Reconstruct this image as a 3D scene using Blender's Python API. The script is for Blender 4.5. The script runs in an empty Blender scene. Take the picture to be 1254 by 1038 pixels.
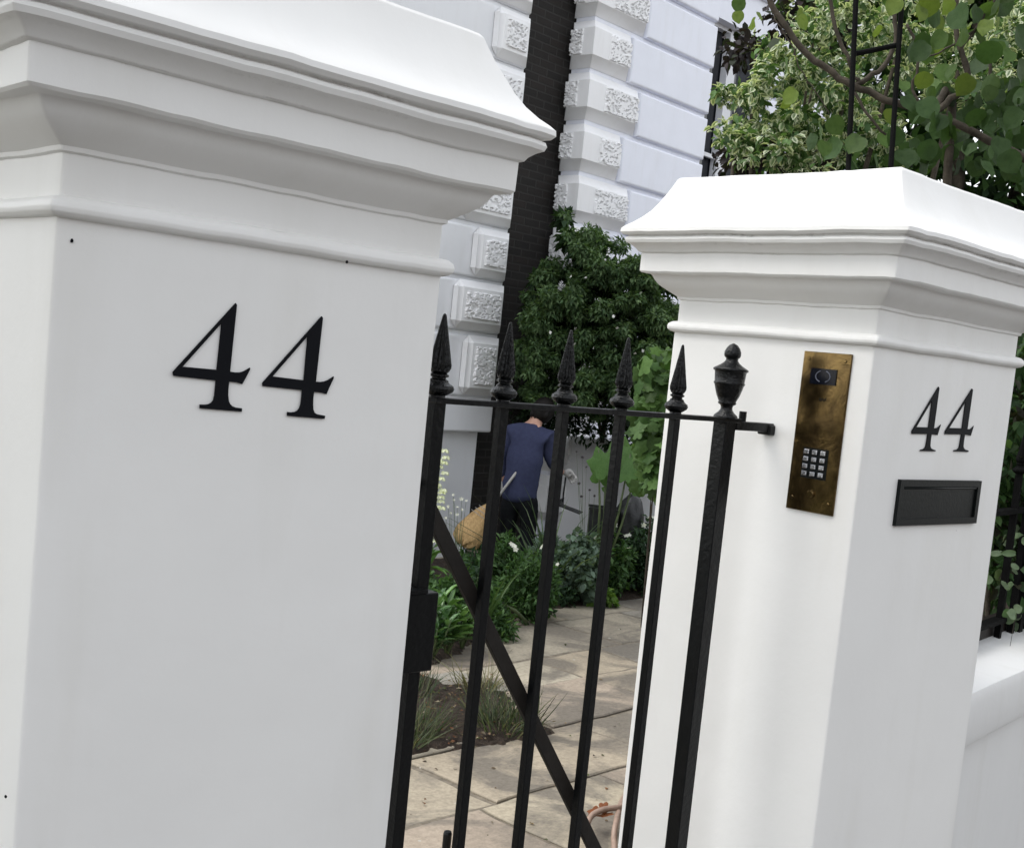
import bpy, bmesh, math, random
import numpy as np
from mathutils import Vector, Matrix
random.seed(44); RNG = np.random.default_rng(44)
scn = bpy.context.scene; COL = scn.collection
R_ = math.radians

# ------------------------------------------------------------------ camera
PW, PH = 1254.0, 1038.0
FPX, CX, CY = 1486.6, 671.2, 565.93
YAW, PITCH, ROLL, EYE = -0.7654, -0.0824, 0.1035, 1.65
Fv = Vector((math.sin(-YAW)*math.cos(PITCH), math.cos(YAW)*math.cos(PITCH), math.sin(PITCH)))
Rh = Vector((math.cos(YAW), math.sin(YAW), 0)); Uh = Rh.cross(Fv)
Rv = math.cos(ROLL)*Rh + math.sin(ROLL)*Uh
Uv = -math.sin(ROLL)*Rh + math.cos(ROLL)*Uh
CAM = Vector((0, 0, EYE))
cd = bpy.data.cameras.new('camera'); cam = bpy.data.objects.new('camera', cd); COL.objects.link(cam)
m3 = Matrix((Rv, Uv, -Fv)).transposed().to_4x4(); m3.translation = CAM; cam.matrix_world = m3
cd.sensor_fit = 'HORIZONTAL'; cd.sensor_width = 36; cd.lens = FPX/PW*36
cd.shift_x = (PW/2-CX)/PW; cd.shift_y = (CY-PH/2)/PW
cd.clip_start = 0.05; cd.clip_end = 600
scn.camera = cam

# ------------------------------------------------------------------ light
SUN_DIR = Vector((-0.80, 0.50, 0.0)).normalized()*math.cos(R_(57)) + Vector((0, 0, math.sin(R_(57))))
w = bpy.data.worlds.new('World'); scn.world = w; w.use_nodes = True
nt = w.node_tree; nt.nodes.clear()
sky = nt.nodes.new('ShaderNodeTexSky'); sky.sky_type = 'NISHITA'; sky.sun_disc = False
sky.sun_elevation = R_(57); sky.sun_rotation = math.atan2(SUN_DIR.x, SUN_DIR.y)
sky.air_density = 1.4; sky.dust_density = 1.2; sky.ozone_density = 1.0
hs = nt.nodes.new('ShaderNodeHueSaturation'); hs.inputs['Saturation'].default_value = 0.18
bg = nt.nodes.new('ShaderNodeBackground'); bg.inputs['Strength'].default_value = 0.15
wo = nt.nodes.new('ShaderNodeOutputWorld')
nt.links.new(sky.outputs[0], hs.inputs['Color']); nt.links.new(hs.outputs[0], bg.inputs[0]); nt.links.new(bg.outputs[0], wo.inputs[0])
sl = bpy.data.lights.new('sun', 'SUN'); sl.energy = 0.58; sl.angle = R_(30); sl.color = (1, 0.95, 0.88)
so = bpy.data.objects.new('sun', sl); COL.objects.link(so)
so.rotation_euler = SUN_DIR.to_track_quat('Z', 'Y').to_euler()
scn.view_settings.view_transform = 'Standard'; scn.view_settings.look = 'None'
scn.view_settings.exposure = 1.28; scn.view_settings.gamma = 1; scn.view_settings.use_curve_mapping = False
scn.render.engine = 'CYCLES'
try: scn.cycles.max_bounces = 8; scn.cycles.transparent_max_bounces = 6
except Exception: pass

# ------------------------------------------------------------------ helpers: photo ray onto a real plane
def ray(u, v): return Fv + Rv*((u-CX)/FPX) + Uv*((CY-v)/FPX)
def at(u, v, d): return CAM + ray(u, v)*d
def on(u, v, p, n):
    r = ray(u, v); n = Vector(n); return CAM + r*(((Vector(p)-CAM).dot(n))/r.dot(n))
def ony(u, v, y): return on(u, v, (0, y, 0), (0, 1, 0))
def onx(u, v, x): return on(u, v, (x, 0, 0), (1, 0, 0))
def onz(u, v, z): return on(u, v, (0, 0, z), (0, 0, 1))

# ------------------------------------------------------------------ materials
def new_mat(name):
    m = bpy.data.materials.new(name); m.use_nodes = True
    return m, m.node_tree, m.node_tree.nodes['Principled BSDF']
def N(t, typ, **kw):
    n = t.nodes.new(typ)
    for k, v in kw.items():
        if k in n.inputs: n.inputs[k].default_value = v
        else: setattr(n, k, v)
    return n
def objco(t): return t.nodes.new('ShaderNodeTexCoord').outputs['Object']
def noise(t, co, scale, detail=4, rough=.55, dist=0):
    n = N(t, 'ShaderNodeTexNoise', Scale=scale, Detail=detail, Roughness=rough, Distortion=dist)
    t.links.new(co, n.inputs['Vector']); return n.outputs['Fac']
def ramp(t, fac, stops):
    r = t.nodes.new('ShaderNodeValToRGB'); e = r.color_ramp.elements
    while len(e) < len(stops): e.new(.5)
    for i, (p, c) in enumerate(stops): e[i].position = p; e[i].color = (*c, 1) if len(c) == 3 else c
    t.links.new(fac, r.inputs[0]); return r.outputs[0]
def bump(t, bs, h, strength, dist=.01, prev=None):
    b = N(t, 'ShaderNodeBump', Strength=strength, Distance=dist); t.links.new(h, b.inputs['Height'])
    if prev: t.links.new(prev.outputs[0], b.inputs['Normal'])
    t.links.new(b.outputs[0], bs.inputs['Normal']); return b
def simple(name, c, rough=.5, metal=0, var=.12, scale=20, bstr=.1, spec=.5):
    m, t, b = new_mat(name); co = objco(t)
    n = noise(t, co, scale, 5)
    c2 = tuple(min(1, x*(1+var)) for x in c); c1 = tuple(x*(1-var) for x in c)
    t.links.new(ramp(t, n, [(.3, c1), (.7, c2)]), b.inputs['Base Color'])
    b.inputs['Roughness'].default_value = rough; b.inputs['Metallic'].default_value = metal
    b.inputs['Specular IOR Level'].default_value = spec
    if bstr: bump(t, b, noise(t, co, scale*3, 4), bstr, .004)
    return m

def white_stucco(name, base, grime=.5, rough=.5):
    m, t, b = new_mat(name); co = objco(t)
    big = noise(t, co, 3.0, 4); mid = noise(t, co, 22, 5, .6)
    mp = N(t, 'ShaderNodeMapping'); mp.inputs['Scale'].default_value = (4, 4, .7); t.links.new(co, mp.inputs['Vector'])
    streak = noise(t, mp.outputs[0], 2.2, 4, .6)
    c0 = ramp(t, big, [(.25, tuple(x*.94 for x in base)), (.75, base)])
    g = ramp(t, streak, [(.52, (0, 0, 0)), (.86, (grime, grime, grime))])
    mx = N(t, 'ShaderNodeMix', data_type='RGBA'); t.links.new(g, mx.inputs[0]); t.links.new(c0, mx.inputs[6])
    mx.inputs[7].default_value = (base[0]*.72, base[1]*.70, base[2]*.64, 1)
    # small chips and specks of their own shape
    v = N(t, 'ShaderNodeTexVoronoi', Scale=9.0, Randomness=1.0); t.links.new(co, v.inputs['Vector'])
    sp = ramp(t, v.outputs['Distance'], [(.0, (1, 1, 1)), (.022, (0, 0, 0))])
    sel = ramp(t, noise(t, co, 6, 2), [(.55, (0, 0, 0)), (.57, (1, 1, 1))])
    mul = N(t, 'ShaderNodeMix', data_type='RGBA', blend_type='MULTIPLY'); mul.inputs[0].default_value = 1
    t.links.new(sp, mul.inputs[6]); t.links.new(sel, mul.inputs[7])
    mx2 = N(t, 'ShaderNodeMix', data_type='RGBA'); t.links.new(mul.outputs[2], mx2.inputs[0]); t.links.new(mx.outputs[2], mx2.inputs[6])
    mx2.inputs[7].default_value = (.12, .11, .1, 1)
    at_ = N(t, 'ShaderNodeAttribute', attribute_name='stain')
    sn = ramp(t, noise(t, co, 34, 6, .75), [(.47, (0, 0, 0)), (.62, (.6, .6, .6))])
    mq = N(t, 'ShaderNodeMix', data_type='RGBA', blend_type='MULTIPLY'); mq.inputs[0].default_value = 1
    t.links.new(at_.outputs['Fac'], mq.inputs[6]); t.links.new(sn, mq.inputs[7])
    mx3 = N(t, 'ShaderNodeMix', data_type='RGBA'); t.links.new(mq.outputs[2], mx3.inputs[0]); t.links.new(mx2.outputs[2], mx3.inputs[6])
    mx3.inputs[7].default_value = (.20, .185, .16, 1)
    t.links.new(mx3.outputs[2], b.inputs['Base Color'])
    b.inputs['Roughness'].default_value = rough; b.inputs['Specular IOR Level'].default_value = .35
    p = bump(t, b, noise(t, co, 7, 3, .5), .35, .006)
    bump(t, b, noise(t, co, 100, 4, .6), .12, .002, p)
    return m
M = {}
M['pillar'] = white_stucco('white_painted_render', (.81, .805, .785), .25)
M['house'] = white_stucco('white_house_paint', (.83, .85, .93), .25, .55)
M['quoin'] = white_stucco('white_quoin_paint', (.86, .86, .87), .25, .5)
M['house_left'] = white_stucco('grey_white_house_paint', (.80, .81, .835), .25, .55)
M['gwall'] = white_stucco('garden_wall_paint', (.72, .72, .74), .3)
M['lowwall'] = white_stucco('boundary_wall_paint', (.76, .76, .75), .4)
M['iron'] = simple('black_gloss_iron_paint', (.0035, .004, .0045), .33, 0, .2, 40, .25, .22)
M['iron_gloss'] = simple('thick_gloss_iron_paint', (.003, .0033, .0036), .14, 0, .2, 60, .6, .26)
M['iron_dull'] = simple('dull_black_iron', (.004, .004, .004), .7, 0, .2, 40, .25, .06)
M['brace'] = simple('weathered_iron_brace', (.014, .0115, .0095), .6, 0, .3, 25, .3, .25)
M['digit'] = simple('black_number_paint', (.0035, .004, .006), .6, 0, .1, 60, 0, .12)
M['slot'] = simple('dark_green_black_metal', (.0025, .004, .004), .4, 0, .2, 50, .1, .2)
M['chrome'] = simple('steel_keys', (.42, .43, .46), .25, 1, .15, 90, .1)
M['lens'] = simple('camera_glass', (.004, .005, .009), .15, 0, .1, 60, 0, .2)
M['lensring'] = simple('grey_ring', (.12, .13, .17), .4, 0, .1, 60, 0)
M['glass'] = simple('dark_window_glass', (.012, .014, .018), .06, 0, .2, 3, 0, .6)
M['frame'] = simple('white_window_paint', (.66, .67, .70), .45, 0, .05, 20, .1)
M['navy'] = simple('navy_wool', (.040, .046, .090), .9, 0, .10, 30, .3, .1)
M['black_cloth'] = simple('black_cloth', (.010, .011, .013), .9, 0, .3, 30, .4, .1)
M['skin'] = simple('skin', (.46, .26, .19), .55, 0, .1, 20, .1)
M['hair'] = simple('dark_hair', (.006, .0045, .004), .6, 0, .4, 60, .5, .2)
M['glove'] = simple('pale_glove', (.42, .41, .40), .8, 0, .2, 30, .3)
M['grey_handle'] = simple('pale_broom_handle', (.36, .35, .33), .5, 0, .1, 20, .1)
M['hose'] = simple('pale_brown_hose', (.30, .21, .16), .45, 0, .15, 30, .2)
M['bag'] = simple('black_plastic', (.012, .013, .014), .4, 0, .4, 14, .8)
M['bark'] = simple('bark', (.060, .050, .038), .85, 0, .4, 30, .9, .2)
M['stem'] = simple('green_stem', (.07, .10, .035), .6, 0, .3, 30, .2)
M['petal'] = simple('white_petals', (.78, .78, .74), .6, 0, .05, 30, 0)
M['rust'] = simple('rust_leaf', (.28, .08, .03), .8, 0, .3, 30, .3)
M['asphalt'] = simple('asphalt', (.05, .05, .052), .9, 0, .25, 60, .5)
M['pavement'] = simple('concrete_pavement', (.15, .143, .133), .85, 0, .15, 5, .4)
M['lead'] = simple('lead_grey', (.10, .10, .11), .6, 0, .2, 10, .2)

def straw():
    m, t, b = new_mat('broom_straw'); co = objco(t)
    mp = N(t, 'ShaderNodeMapping'); mp.inputs['Scale'].default_value = (90, 90, 6); t.links.new(co, mp.inputs['Vector'])
    n = noise(t, mp.outputs[0], 1.5, 4, .7)
    t.links.new(ramp(t, n, [(.3, (.34, .20, .08)), (.5, (.58, .38, .17)), (.75, (.74, .53, .28))]), b.inputs['Base Color'])
    b.inputs['Roughness'].default_value = .8; bump(t, b, n, .8, .01); return m
M['straw'] = straw()
def brass():
    m, t, b = new_mat('tarnished_brass'); co = objco(t)
    n = noise(t, co, 14, 6, .65, 1.2); n2 = noise(t, co, 60, 4)
    t.links.new(ramp(t, n, [(.30, (.06, .040, .018)), (.5, (.115, .078, .032)), (.72, (.19, .13, .05))]), b.inputs['Base Color'])
    t.links.new(ramp(t, n2, [(.3, (.10, .10, .10)), (.7, (.22, .22, .22))]), b.inputs['Roughness'])
    b.inputs['Metallic'].default_value = .9; bump(t, b, n, .25, .002); return m
M['brass'] = brass()
def brick():
    m, t, b = new_mat('sooty_brick'); co = objco(t)
    br = N(t, 'ShaderNodeTexBrick', Scale=1.0)
    br.inputs['Brick Width'].default_value = .23; br.inputs['Row Height'].default_value = .078
    br.inputs['Mortar Size'].default_value = .010; br.inputs['Mortar Smooth'].default_value = .4
    br.inputs['Color1'].default_value = (.011, .010, .009, 1); br.inputs['Color2'].default_value = (.019, .015, .013, 1)
    br.inputs['Mortar'].default_value = (.026, .024, .022, 1)
    mp = N(t, 'ShaderNodeMapping'); mp.inputs['Rotation'].default_value = (math.pi/2, 0, 0)
    t.links.new(co, mp.inputs['Vector']); t.links.new(mp.outputs[0], br.inputs['Vector'])
    t.links.new(br.outputs['Color'], b.inputs['Base Color']); b.inputs['Roughness'].default_value = .9
    inv = N(t, 'ShaderNodeMath', operation='SUBTRACT'); inv.inputs[0].default_value = 1; t.links.new(br.outputs['Fac'], inv.inputs[1])
    p = bump(t, b, inv.outputs[0], .6, .01); bump(t, b, noise(t, co, 50), .4, .004, p); return m
M['brick'] = brick()
def sandstone():
    m, t, b = new_mat('york_stone'); co = objco(t)
    a = N(t, 'ShaderNodeAttribute', attribute_name='Col')
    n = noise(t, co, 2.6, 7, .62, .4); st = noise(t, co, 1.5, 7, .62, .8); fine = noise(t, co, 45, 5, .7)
    c1 = ramp(t, n, [(.25, (.72, .72, .72)), (.75, (1.0, 1.0, 1.0))])
    mu = N(t, 'ShaderNodeMix', data_type='RGBA', blend_type='MULTIPLY'); mu.inputs[0].default_value = 1
    t.links.new(a.outputs['Color'], mu.inputs[6]); t.links.new(c1, mu.inputs[7])
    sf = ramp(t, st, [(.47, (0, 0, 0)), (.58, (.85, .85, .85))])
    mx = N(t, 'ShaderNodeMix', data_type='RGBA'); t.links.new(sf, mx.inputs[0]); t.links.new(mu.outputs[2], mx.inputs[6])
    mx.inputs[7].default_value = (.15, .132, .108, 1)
    f = ramp(t, fine, [(.3, (.66, .66, .66)), (.6, (1, 1, 1))])
    m2 = N(t, 'ShaderNodeMix', data_type='RGBA', blend_type='MULTIPLY'); m2.inputs[0].default_value = 1
    t.links.new(mx.outputs[2], m2.inputs[6]); t.links.new(f, m2.inputs[7])
    v = N(t, 'ShaderNodeTexVoronoi', Scale=5.5); t.links.new(co, v.inputs['Vector'])
    lf = ramp(t, v.outputs['Distance'], [(.0, (1, 1, 1)), (.05, (1, 1, 1)), (.06, (0, 0, 0))])
    se = ramp(t, noise(t, co, 4.3, 2), [(.5, (0, 0, 0)), (.52, (1, 1, 1))])
    k = N(t, 'ShaderNodeMix', data_type='RGBA', blend_type='MULTIPLY'); k.inputs[0].default_value = 1
    t.links.new(lf, k.inputs[6]); t.links.new(se, k.inputs[7])
    m4 = N(t, 'ShaderNodeMix', data_type='RGBA'); t.links.new(k.outputs[2], m4.inputs[0]); t.links.new(m2.outputs[2], m4.inputs[6])
    m4.inputs[7].default_value = (.42, .40, .35, 1)
    t.links.new(m4.outputs[2], b.inputs['Base Color']); b.inputs['Roughness'].default_value = .8
    p = bump(t, b, n, .5, .02); bump(t, b, fine, .35, .004, p); return m
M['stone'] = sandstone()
def soil():
    m, t, b = new_mat('soil'); co = objco(t)
    n = noise(t, co, 30, 7, .7); n2 = noise(t, co, 120, 3, .6)
    t.links.new(ramp(t, n, [(.3, (.035, .023, .016)), (.55, (.085, .058, .040)), (.72, (.17, .125, .09))]), b.inputs['Base Color'])
    b.inputs['Roughness'].default_value = .95; p = bump(t, b, n, 1, .04); bump(t, b, n2, .8, .01, p); return m
M['soil'] = soil()
def leafmat(name, rough=.45, tr=.28, spec=.4):
    m, t, b = new_mat(name)
    a = N(t, 'ShaderNodeAttribute', attribute_name='Col')
    co = objco(t); nv = noise(t, co, 70, 4, .6)
    mo = N(t, 'ShaderNodeMix', data_type='RGBA', blend_type='MULTIPLY'); mo.inputs[0].default_value = 1
    t.links.new(a.outputs['Color'], mo.inputs[6]); t.links.new(ramp(t, nv, [(.3, (.62, .66, .60)), (.55, (1, 1, 1)), (.75, (1.0, .95, .8))]), mo.inputs[7])
    t.links.new(mo.outputs[2], b.inputs['Base Color']); b.inputs['Roughness'].default_value = rough
    bump(t, b, nv, .35, .004)
    b.inputs['Specular IOR Level'].default_value = spec
    tl = t.nodes.new('ShaderNodeBsdfTranslucent')
    g = N(t, 'ShaderNodeMix', data_type='RGBA', blend_type='MULTIPLY'); g.inputs[0].default_value = 1
    t.links.new(a.outputs['Color'], g.inputs[6]); g.inputs[7].default_value = (1.5, 1.6, .7, 1)
    t.links.new(g.outputs[2], tl.inputs[0])
    mx = N(t, 'ShaderNodeMixShader', Fac=tr); t.links.new(b.outputs[0], mx.inputs[1]); t.links.new(tl.outputs[0], mx.inputs[2])
    t.links.new(mx.outputs[0], t.nodes['Material Output'].inputs[0]); return m
M['leaf'] = leafmat('leaf', .55, .28, .22); M['leaf_gloss'] = leafmat('leaf_gloss', .3, .2, .5)

# ------------------------------------------------------------------ objects
def prop(o, label=None, cat=None, group=None, kind=None):
    if label: o['label'] = label
    if cat: o['category'] = cat
    if group: o['group'] = group
    if kind: o['kind'] = kind
    return o
def empty(name, loc, label, cat, group=None):
    o = bpy.data.objects.new(name, None); COL.objects.link(o); o.location = loc; o.empty_display_size = .1
    return prop(o, label, cat, group)
def link(name, me, mat, parent=None, smooth=False):
    o = bpy.data.objects.new(name, me); COL.objects.link(o)
    if mat and not me.materials: me.materials.append(mat)
    if smooth:
        me.polygons.foreach_set('use_smooth', [True]*len(me.polygons))
    if parent:      # geometry is written in world space: keep it there
        o.parent = parent; o.matrix_parent_inverse = root_mat(parent).inverted()
    return o
def root_mat(o):
    m = Matrix.Translation(o.location) @ o.rotation_euler.to_matrix().to_4x4()
    if o.parent: m = root_mat(o.parent) @ o.matrix_parent_inverse @ m
    return m
class MB:
    def __init__(s): s.v = []; s.f = []
    def add(s, vs, fs):
        b = len(s.v); s.v += [tuple(x) for x in vs]; s.f += [tuple(b+i for i in f) for f in fs]
    def box(s, o, ax, ay, az):
        o = Vector(o); ax, ay, az = Vector(ax), Vector(ay), Vector(az)
        vs = [o, o+ax, o+ax+ay, o+ay, o+az, o+ax+az, o+ax+ay+az, o+ay+az]
        s.add(vs, [(0, 3, 2, 1), (4, 5, 6, 7), (0, 1, 5, 4), (1, 2, 6, 5), (2, 3, 7, 6), (3, 0, 4, 7)])
    def cbox(s, c, sx, sy, sz): s.box((c[0]-sx/2, c[1]-sy/2, c[2]-sz/2), (sx, 0, 0), (0, sy, 0), (0, 0, sz))
    def tube(s, pts, rad, n=8, cap=True):
        pts = [Vector(p) for p in pts]; k = len(pts)
        if not hasattr(rad, '__len__'): rad = [rad]*k
        prev = None; vs = []
        for i, p in enumerate(pts):
            t = (pts[min(i+1, k-1)]-pts[max(i-1, 0)]).normalized()
            a = prev if prev else (Vector((0, 0, 1)) if abs(t.z) < .9 else Vector((1, 0, 0)))
            x = (a - t*a.dot(t)).normalized(); y = t.cross(x); prev = x
            for j in range(n):
                an = 2*math.pi*j/n; vs.append(p + (x*math.cos(an)+y*math.sin(an))*rad[i])
        fs = [(i*n+j, i*n+(j+1) % n, (i+1)*n+(j+1) % n, (i+1)*n+j) for i in range(k-1) for j in range(n)]
        if cap: fs += [tuple(range(n-1, -1, -1)), tuple((k-1)*n+j for j in range(n))]
        s.add(vs, fs)
    def lathe(s, c, prof, n=20, flute=None):
        c = Vector(c); vs = []
        for (r, z) in prof:
            for j in range(n):
                an = 2*math.pi*j/n; rr = r
                if flute and flute[0] <= z <= flute[1]: rr = r*(1 if j % 2 else .80)
                vs.append(c+Vector((rr*math.cos(an), rr*math.sin(an), z)))
        k = len(prof)
        fs = [(i*n+j, i*n+(j+1) % n, (i+1)*n+(j+1) % n, (i+1)*n+j) for i in range(k-1) for j in range(n)]
        fs += [tuple(range(n-1, -1, -1)), tuple((k-1)*n+j for j in range(n))]
        s.add(vs, fs)
    def mesh(s, name):
        me = bpy.data.meshes.new(name); me.from_pydata(s.v, [], s.f); me.validate(); me.update(); return me
    def build(s, name, mat, parent=None, smooth=False, bevel=0, seg=2):
        me = s.mesh(name)
        if bevel:
            bm = bmesh.new(); bm.from_mesh(me)
            bmesh.ops.bevel(bm, geom=[e for e in bm.edges if len(e.link_faces) == 2 and e.calc_face_angle(0) > .5], offset=bevel, segments=seg, affect='EDGES', profile=.5)
            bm.to_mesh(me); bm.free()
        return link(name, me, mat, parent, smooth)
def setcol(me, cols):
    a = me.color_attributes.new('Col', 'FLOAT_COLOR', 'POINT')
    c = np.ones((len(cols), 4), np.float32); c[:, :3] = cols; a.data.foreach_set('color', c.ravel())
def vnoise(x, y, s=0):      # smooth value noise
    xi, yi = math.floor(x), math.floor(y); fx, fy = x-xi, y-yi
    def h(a, b): return ((math.sin(a*127.1+b*311.7+s*74.7)*43758.5453) % 1.0)
    fx = fx*fx*(3-2*fx); fy = fy*fy*(3-2*fy)
    return (h(xi, yi)*(1-fx)+h(xi+1, yi)*fx)*(1-fy)+(h(xi, yi+1)*(1-fx)+h(xi+1, yi+1)*fx)*fy

# ------------------------------------------------------------------ leaves
def tmpl(kind):
    # returns verts (x side, y along, z normal), faces, margin weight
    if kind == 'kite':
        v = [(0, 0, 0), (-.5, .45, .12), (0, 1, -.06), (.5, .45, .12)]; return v, [(0, 3, 2, 1)], [0, 1, .5, 1]
    if kind == 'oval':
        v = [(0, 0, 0), (-.42, .3, .10), (0, .3, 0), (.42, .3, .10), (-.38, .68, .06), (0, .68, -.03), (.38, .68, .06), (0, 1, -.12)]
        f = [(0, 2, 1), (0, 3, 2), (1, 2, 5, 4), (2, 3, 6, 5), (4, 5, 7), (5, 6, 7)]; return v, f, [.3, 1, 0, 1, 1, 0, 1, 1]
    if kind == 'blade':
        v = []; f = []
        for i, t in enumerate((0, .3, .6, .85)):
            wv = (.5, .5, .35, .18)[i]; z = -.5*t*t; v += [(-wv, t, z), (wv, t, z)]
        v.append((0, 1, -.55))
        for i in range(3): f.append((2*i, 2*i+1, 2*i+3, 2*i+2))
        f.append((6, 7, 8)); return v, f, [0]*9
    if kind == 'round':
        prof = [(0, 0), (.22, .0), (.40, .13), (.485, .36), (.455, .60), (.33, .80), (.14, .94), (0, 1.02)]
        v = [(0, y, -.16*y*y) for (_, y) in prof]
        v = [(0, 0, 0)]+[(0, .2*i, -.08*(.2*i)**2) for i in range(1, 5)]+[(0, 1.04, -.12)]
        L = [(-x, y, .22*x-.12*y*y+.05*math.sin(9*y)) for x, y in prof[1:-1]]; Rr = [(x, y, .22*x-.12*y*y+.05*math.sin(8*y+1)) for x, y in prof[1:-1]]
        nl = len(v); v += L+Rr; f = []
        mid = [0, 0, 1, 2, 3, 4, 4, 5]
        for sgn, b in ((0, nl), (1, nl+6)):
            pr = [(0, 0)]+[(b+i, mid[i+1]) for i in range(6)]+[(5, 5)]
            for (a, m), (c, n_) in zip(pr[:-1], pr[1:]):
                q = []
                for x in (m, n_, c, a):
                    if x not in q: q.append(x)
                if len(q) > 2: f.append(tuple(q if sgn == 0 else q[::-1]))
        return v, f, [0]*len(v)
    if kind == 'lobed':
        v = [(0, .35, 0)]; n = 22
        for i in range(n):
            a = 2*math.pi*i/n; r = .42+.085*math.cos(5*a)+.03*math.cos(11*a+1)
            x = r*math.sin(a); y = .42-r*math.cos(a)*1.05
            v.append((x, y, .035*math.cos(5*a)-.20*(r*1.3)**2-.10*abs(x)))
        f = [(0, 1+i, 1+(i+1) % n) for i in range(n)]; return v, f, [0]+[1]*n
TM = {k: tmpl(k) for k in ('kite', 'oval', 'blade', 'round', 'lobed')}
def leaves(name, pos, d, nrm, L, W, c, kind, mat, parent, c2=None):
    pos = np.asarray(pos, float); n = len(pos)
    d = np.asarray(d, float); d /= np.linalg.norm(d, axis=1)[:, None]+1e-9
    nrm = np.asarray(nrm, float); nrm = nrm-d*np.sum(nrm*d, 1)[:, None]; nrm /= np.linalg.norm(nrm, axis=1)[:, None]+1e-9
    sd = np.cross(d, nrm); L = np.broadcast_to(L, n); W = np.broadcast_to(W, n)
    tv, tf, tw = TM[kind]; tv = np.array(tv); k = len(tv)
    V = pos[:, None]+sd[:, None]*(tv[None, :, 0:1]*W[:, None, None])+d[:, None]*(tv[None, :, 1:2]*L[:, None, None])+nrm[:, None]*(tv[None, :, 2:3]*L[:, None, None])
    V = V.reshape(-1, 3); idx = np.arange(n)*k
    lens = [len(f) for f in tf]; flat = np.concatenate([np.array(f) for f in tf])
    loops = (idx[:, None]+flat[None]).ravel(); tot = np.tile(lens, n); st = np.concatenate([[0], np.cumsum(tot)[:-1]])
    me = bpy.data.meshes.new(name); me.vertices.add(len(V)); me.vertices.foreach_set('co', V.astype(np.float32).ravel())
    me.loops.add(len(loops)); me.loops.foreach_set('vertex_index', loops.astype(np.int32))
    me.polygons.add(len(tot)); me.polygons.foreach_set('loop_start', st.astype(np.int32)); me.polygons.foreach_set('loop_total', tot.astype(np.int32))
    me.update(calc_edges=True)
    c = np.asarray(c, float); c = np.broadcast_to(c, (n, 3))
    cc = np.repeat(c[:, None], k, 1)
    if c2 is not None:
        c2 = np.broadcast_to(np.asarray(c2, float), (n, 3)); ww = np.array(tw)[None, :, None]; cc = cc*(1-ww)+c2[:, None]*ww
    setcol(me, cc.reshape(-1, 3)); return link(name, me, mat, parent)
def unit(n): v = RNG.normal(size=(n, 3)); return v/np.linalg.norm(v, axis=1)[:, None]
def colvar(n, palette, j=.18):
    p = np.array(palette)[RNG.integers(0, len(palette), n)]; return np.clip(p*(1+RNG.normal(0, j, (n, 1))), .004, .9)
def clumps(centers, radii, n_each):
    ps = []; ds = []
    for c, r, n in zip(centers, radii, n_each):
        u = unit(n); rr = RNG.random(n)**.45; ps.append(np.array(c)+u*rr[:, None]*np.array(r)); ds.append(u)
    return np.concatenate(ps), np.concatenate(ds)
def bush(root, centers, radii, n_each, L, W, pal, kind='kite', mat='leaf', c2=None, droop=.4, name='foliage', up=.9):
    p, o = clumps(centers, radii, n_each); n = len(p)
    d = o*.7+unit(n)*.9+np.array([0, 0, -droop]); nr = o*.3+np.array([0, 0, up])+unit(n)*.55
    s = RNG.uniform(.6, 1.25, n)
    return leaves(name, p, d, nr, L*s, W*s, colvar(n, pal), kind, M[mat], root, c2)
def blob_centers(c, r, k, sub):
    u = unit(k); rr = RNG.random(k)**.5
    cs = np.array(c)+u*rr[:, None]*np.array(r); return cs, [np.array(sub)*RNG.uniform(.6, 1.3) for _ in range(k)]
def branchy(parent, base, tips, r0, name='branch', mat='bark', sag=.05, n=6):
    mb = MB(); base = Vector(base)
    for tp in tips:
        tp = Vector(tp); mid = (base+tp)/2+Vector((random.uniform(-1, 1), random.uniform(-1, 1), random.uniform(0, 1)))*sag
        pts = [base, base.lerp(mid, .55), mid, mid.lerp(tp, .5), tp]
        mb.tube(pts, [r0, r0*.8, r0*.6, r0*.42, r0*.2], n)
    return mb.build(name, M[mat], parent, True)

# ================================================================== GROUND
GZ = -0.30
def sheet(name, x0, y0, x1, y1, z, mat, th=.1):
    mb = MB(); mb.box((x0, y0, z-th), (x1-x0, 0, 0), (0, y1-y0, 0), (0, 0, th))
    return prop(mb.build(name, mat), kind='structure')
sheet('ground', -250, -250, 250, 250, GZ-.030, M['soil'])
sheet('road', -60, -17, 60, -2.2, -.13, M['asphalt'], .16)
sheet('pavement', -60, -2.2, 60, 2.05, 0, M['pavement'], .29)
sheet('step', .95, 2.05, 2.05, 2.4, -.15, M['pavement'], .14)

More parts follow.
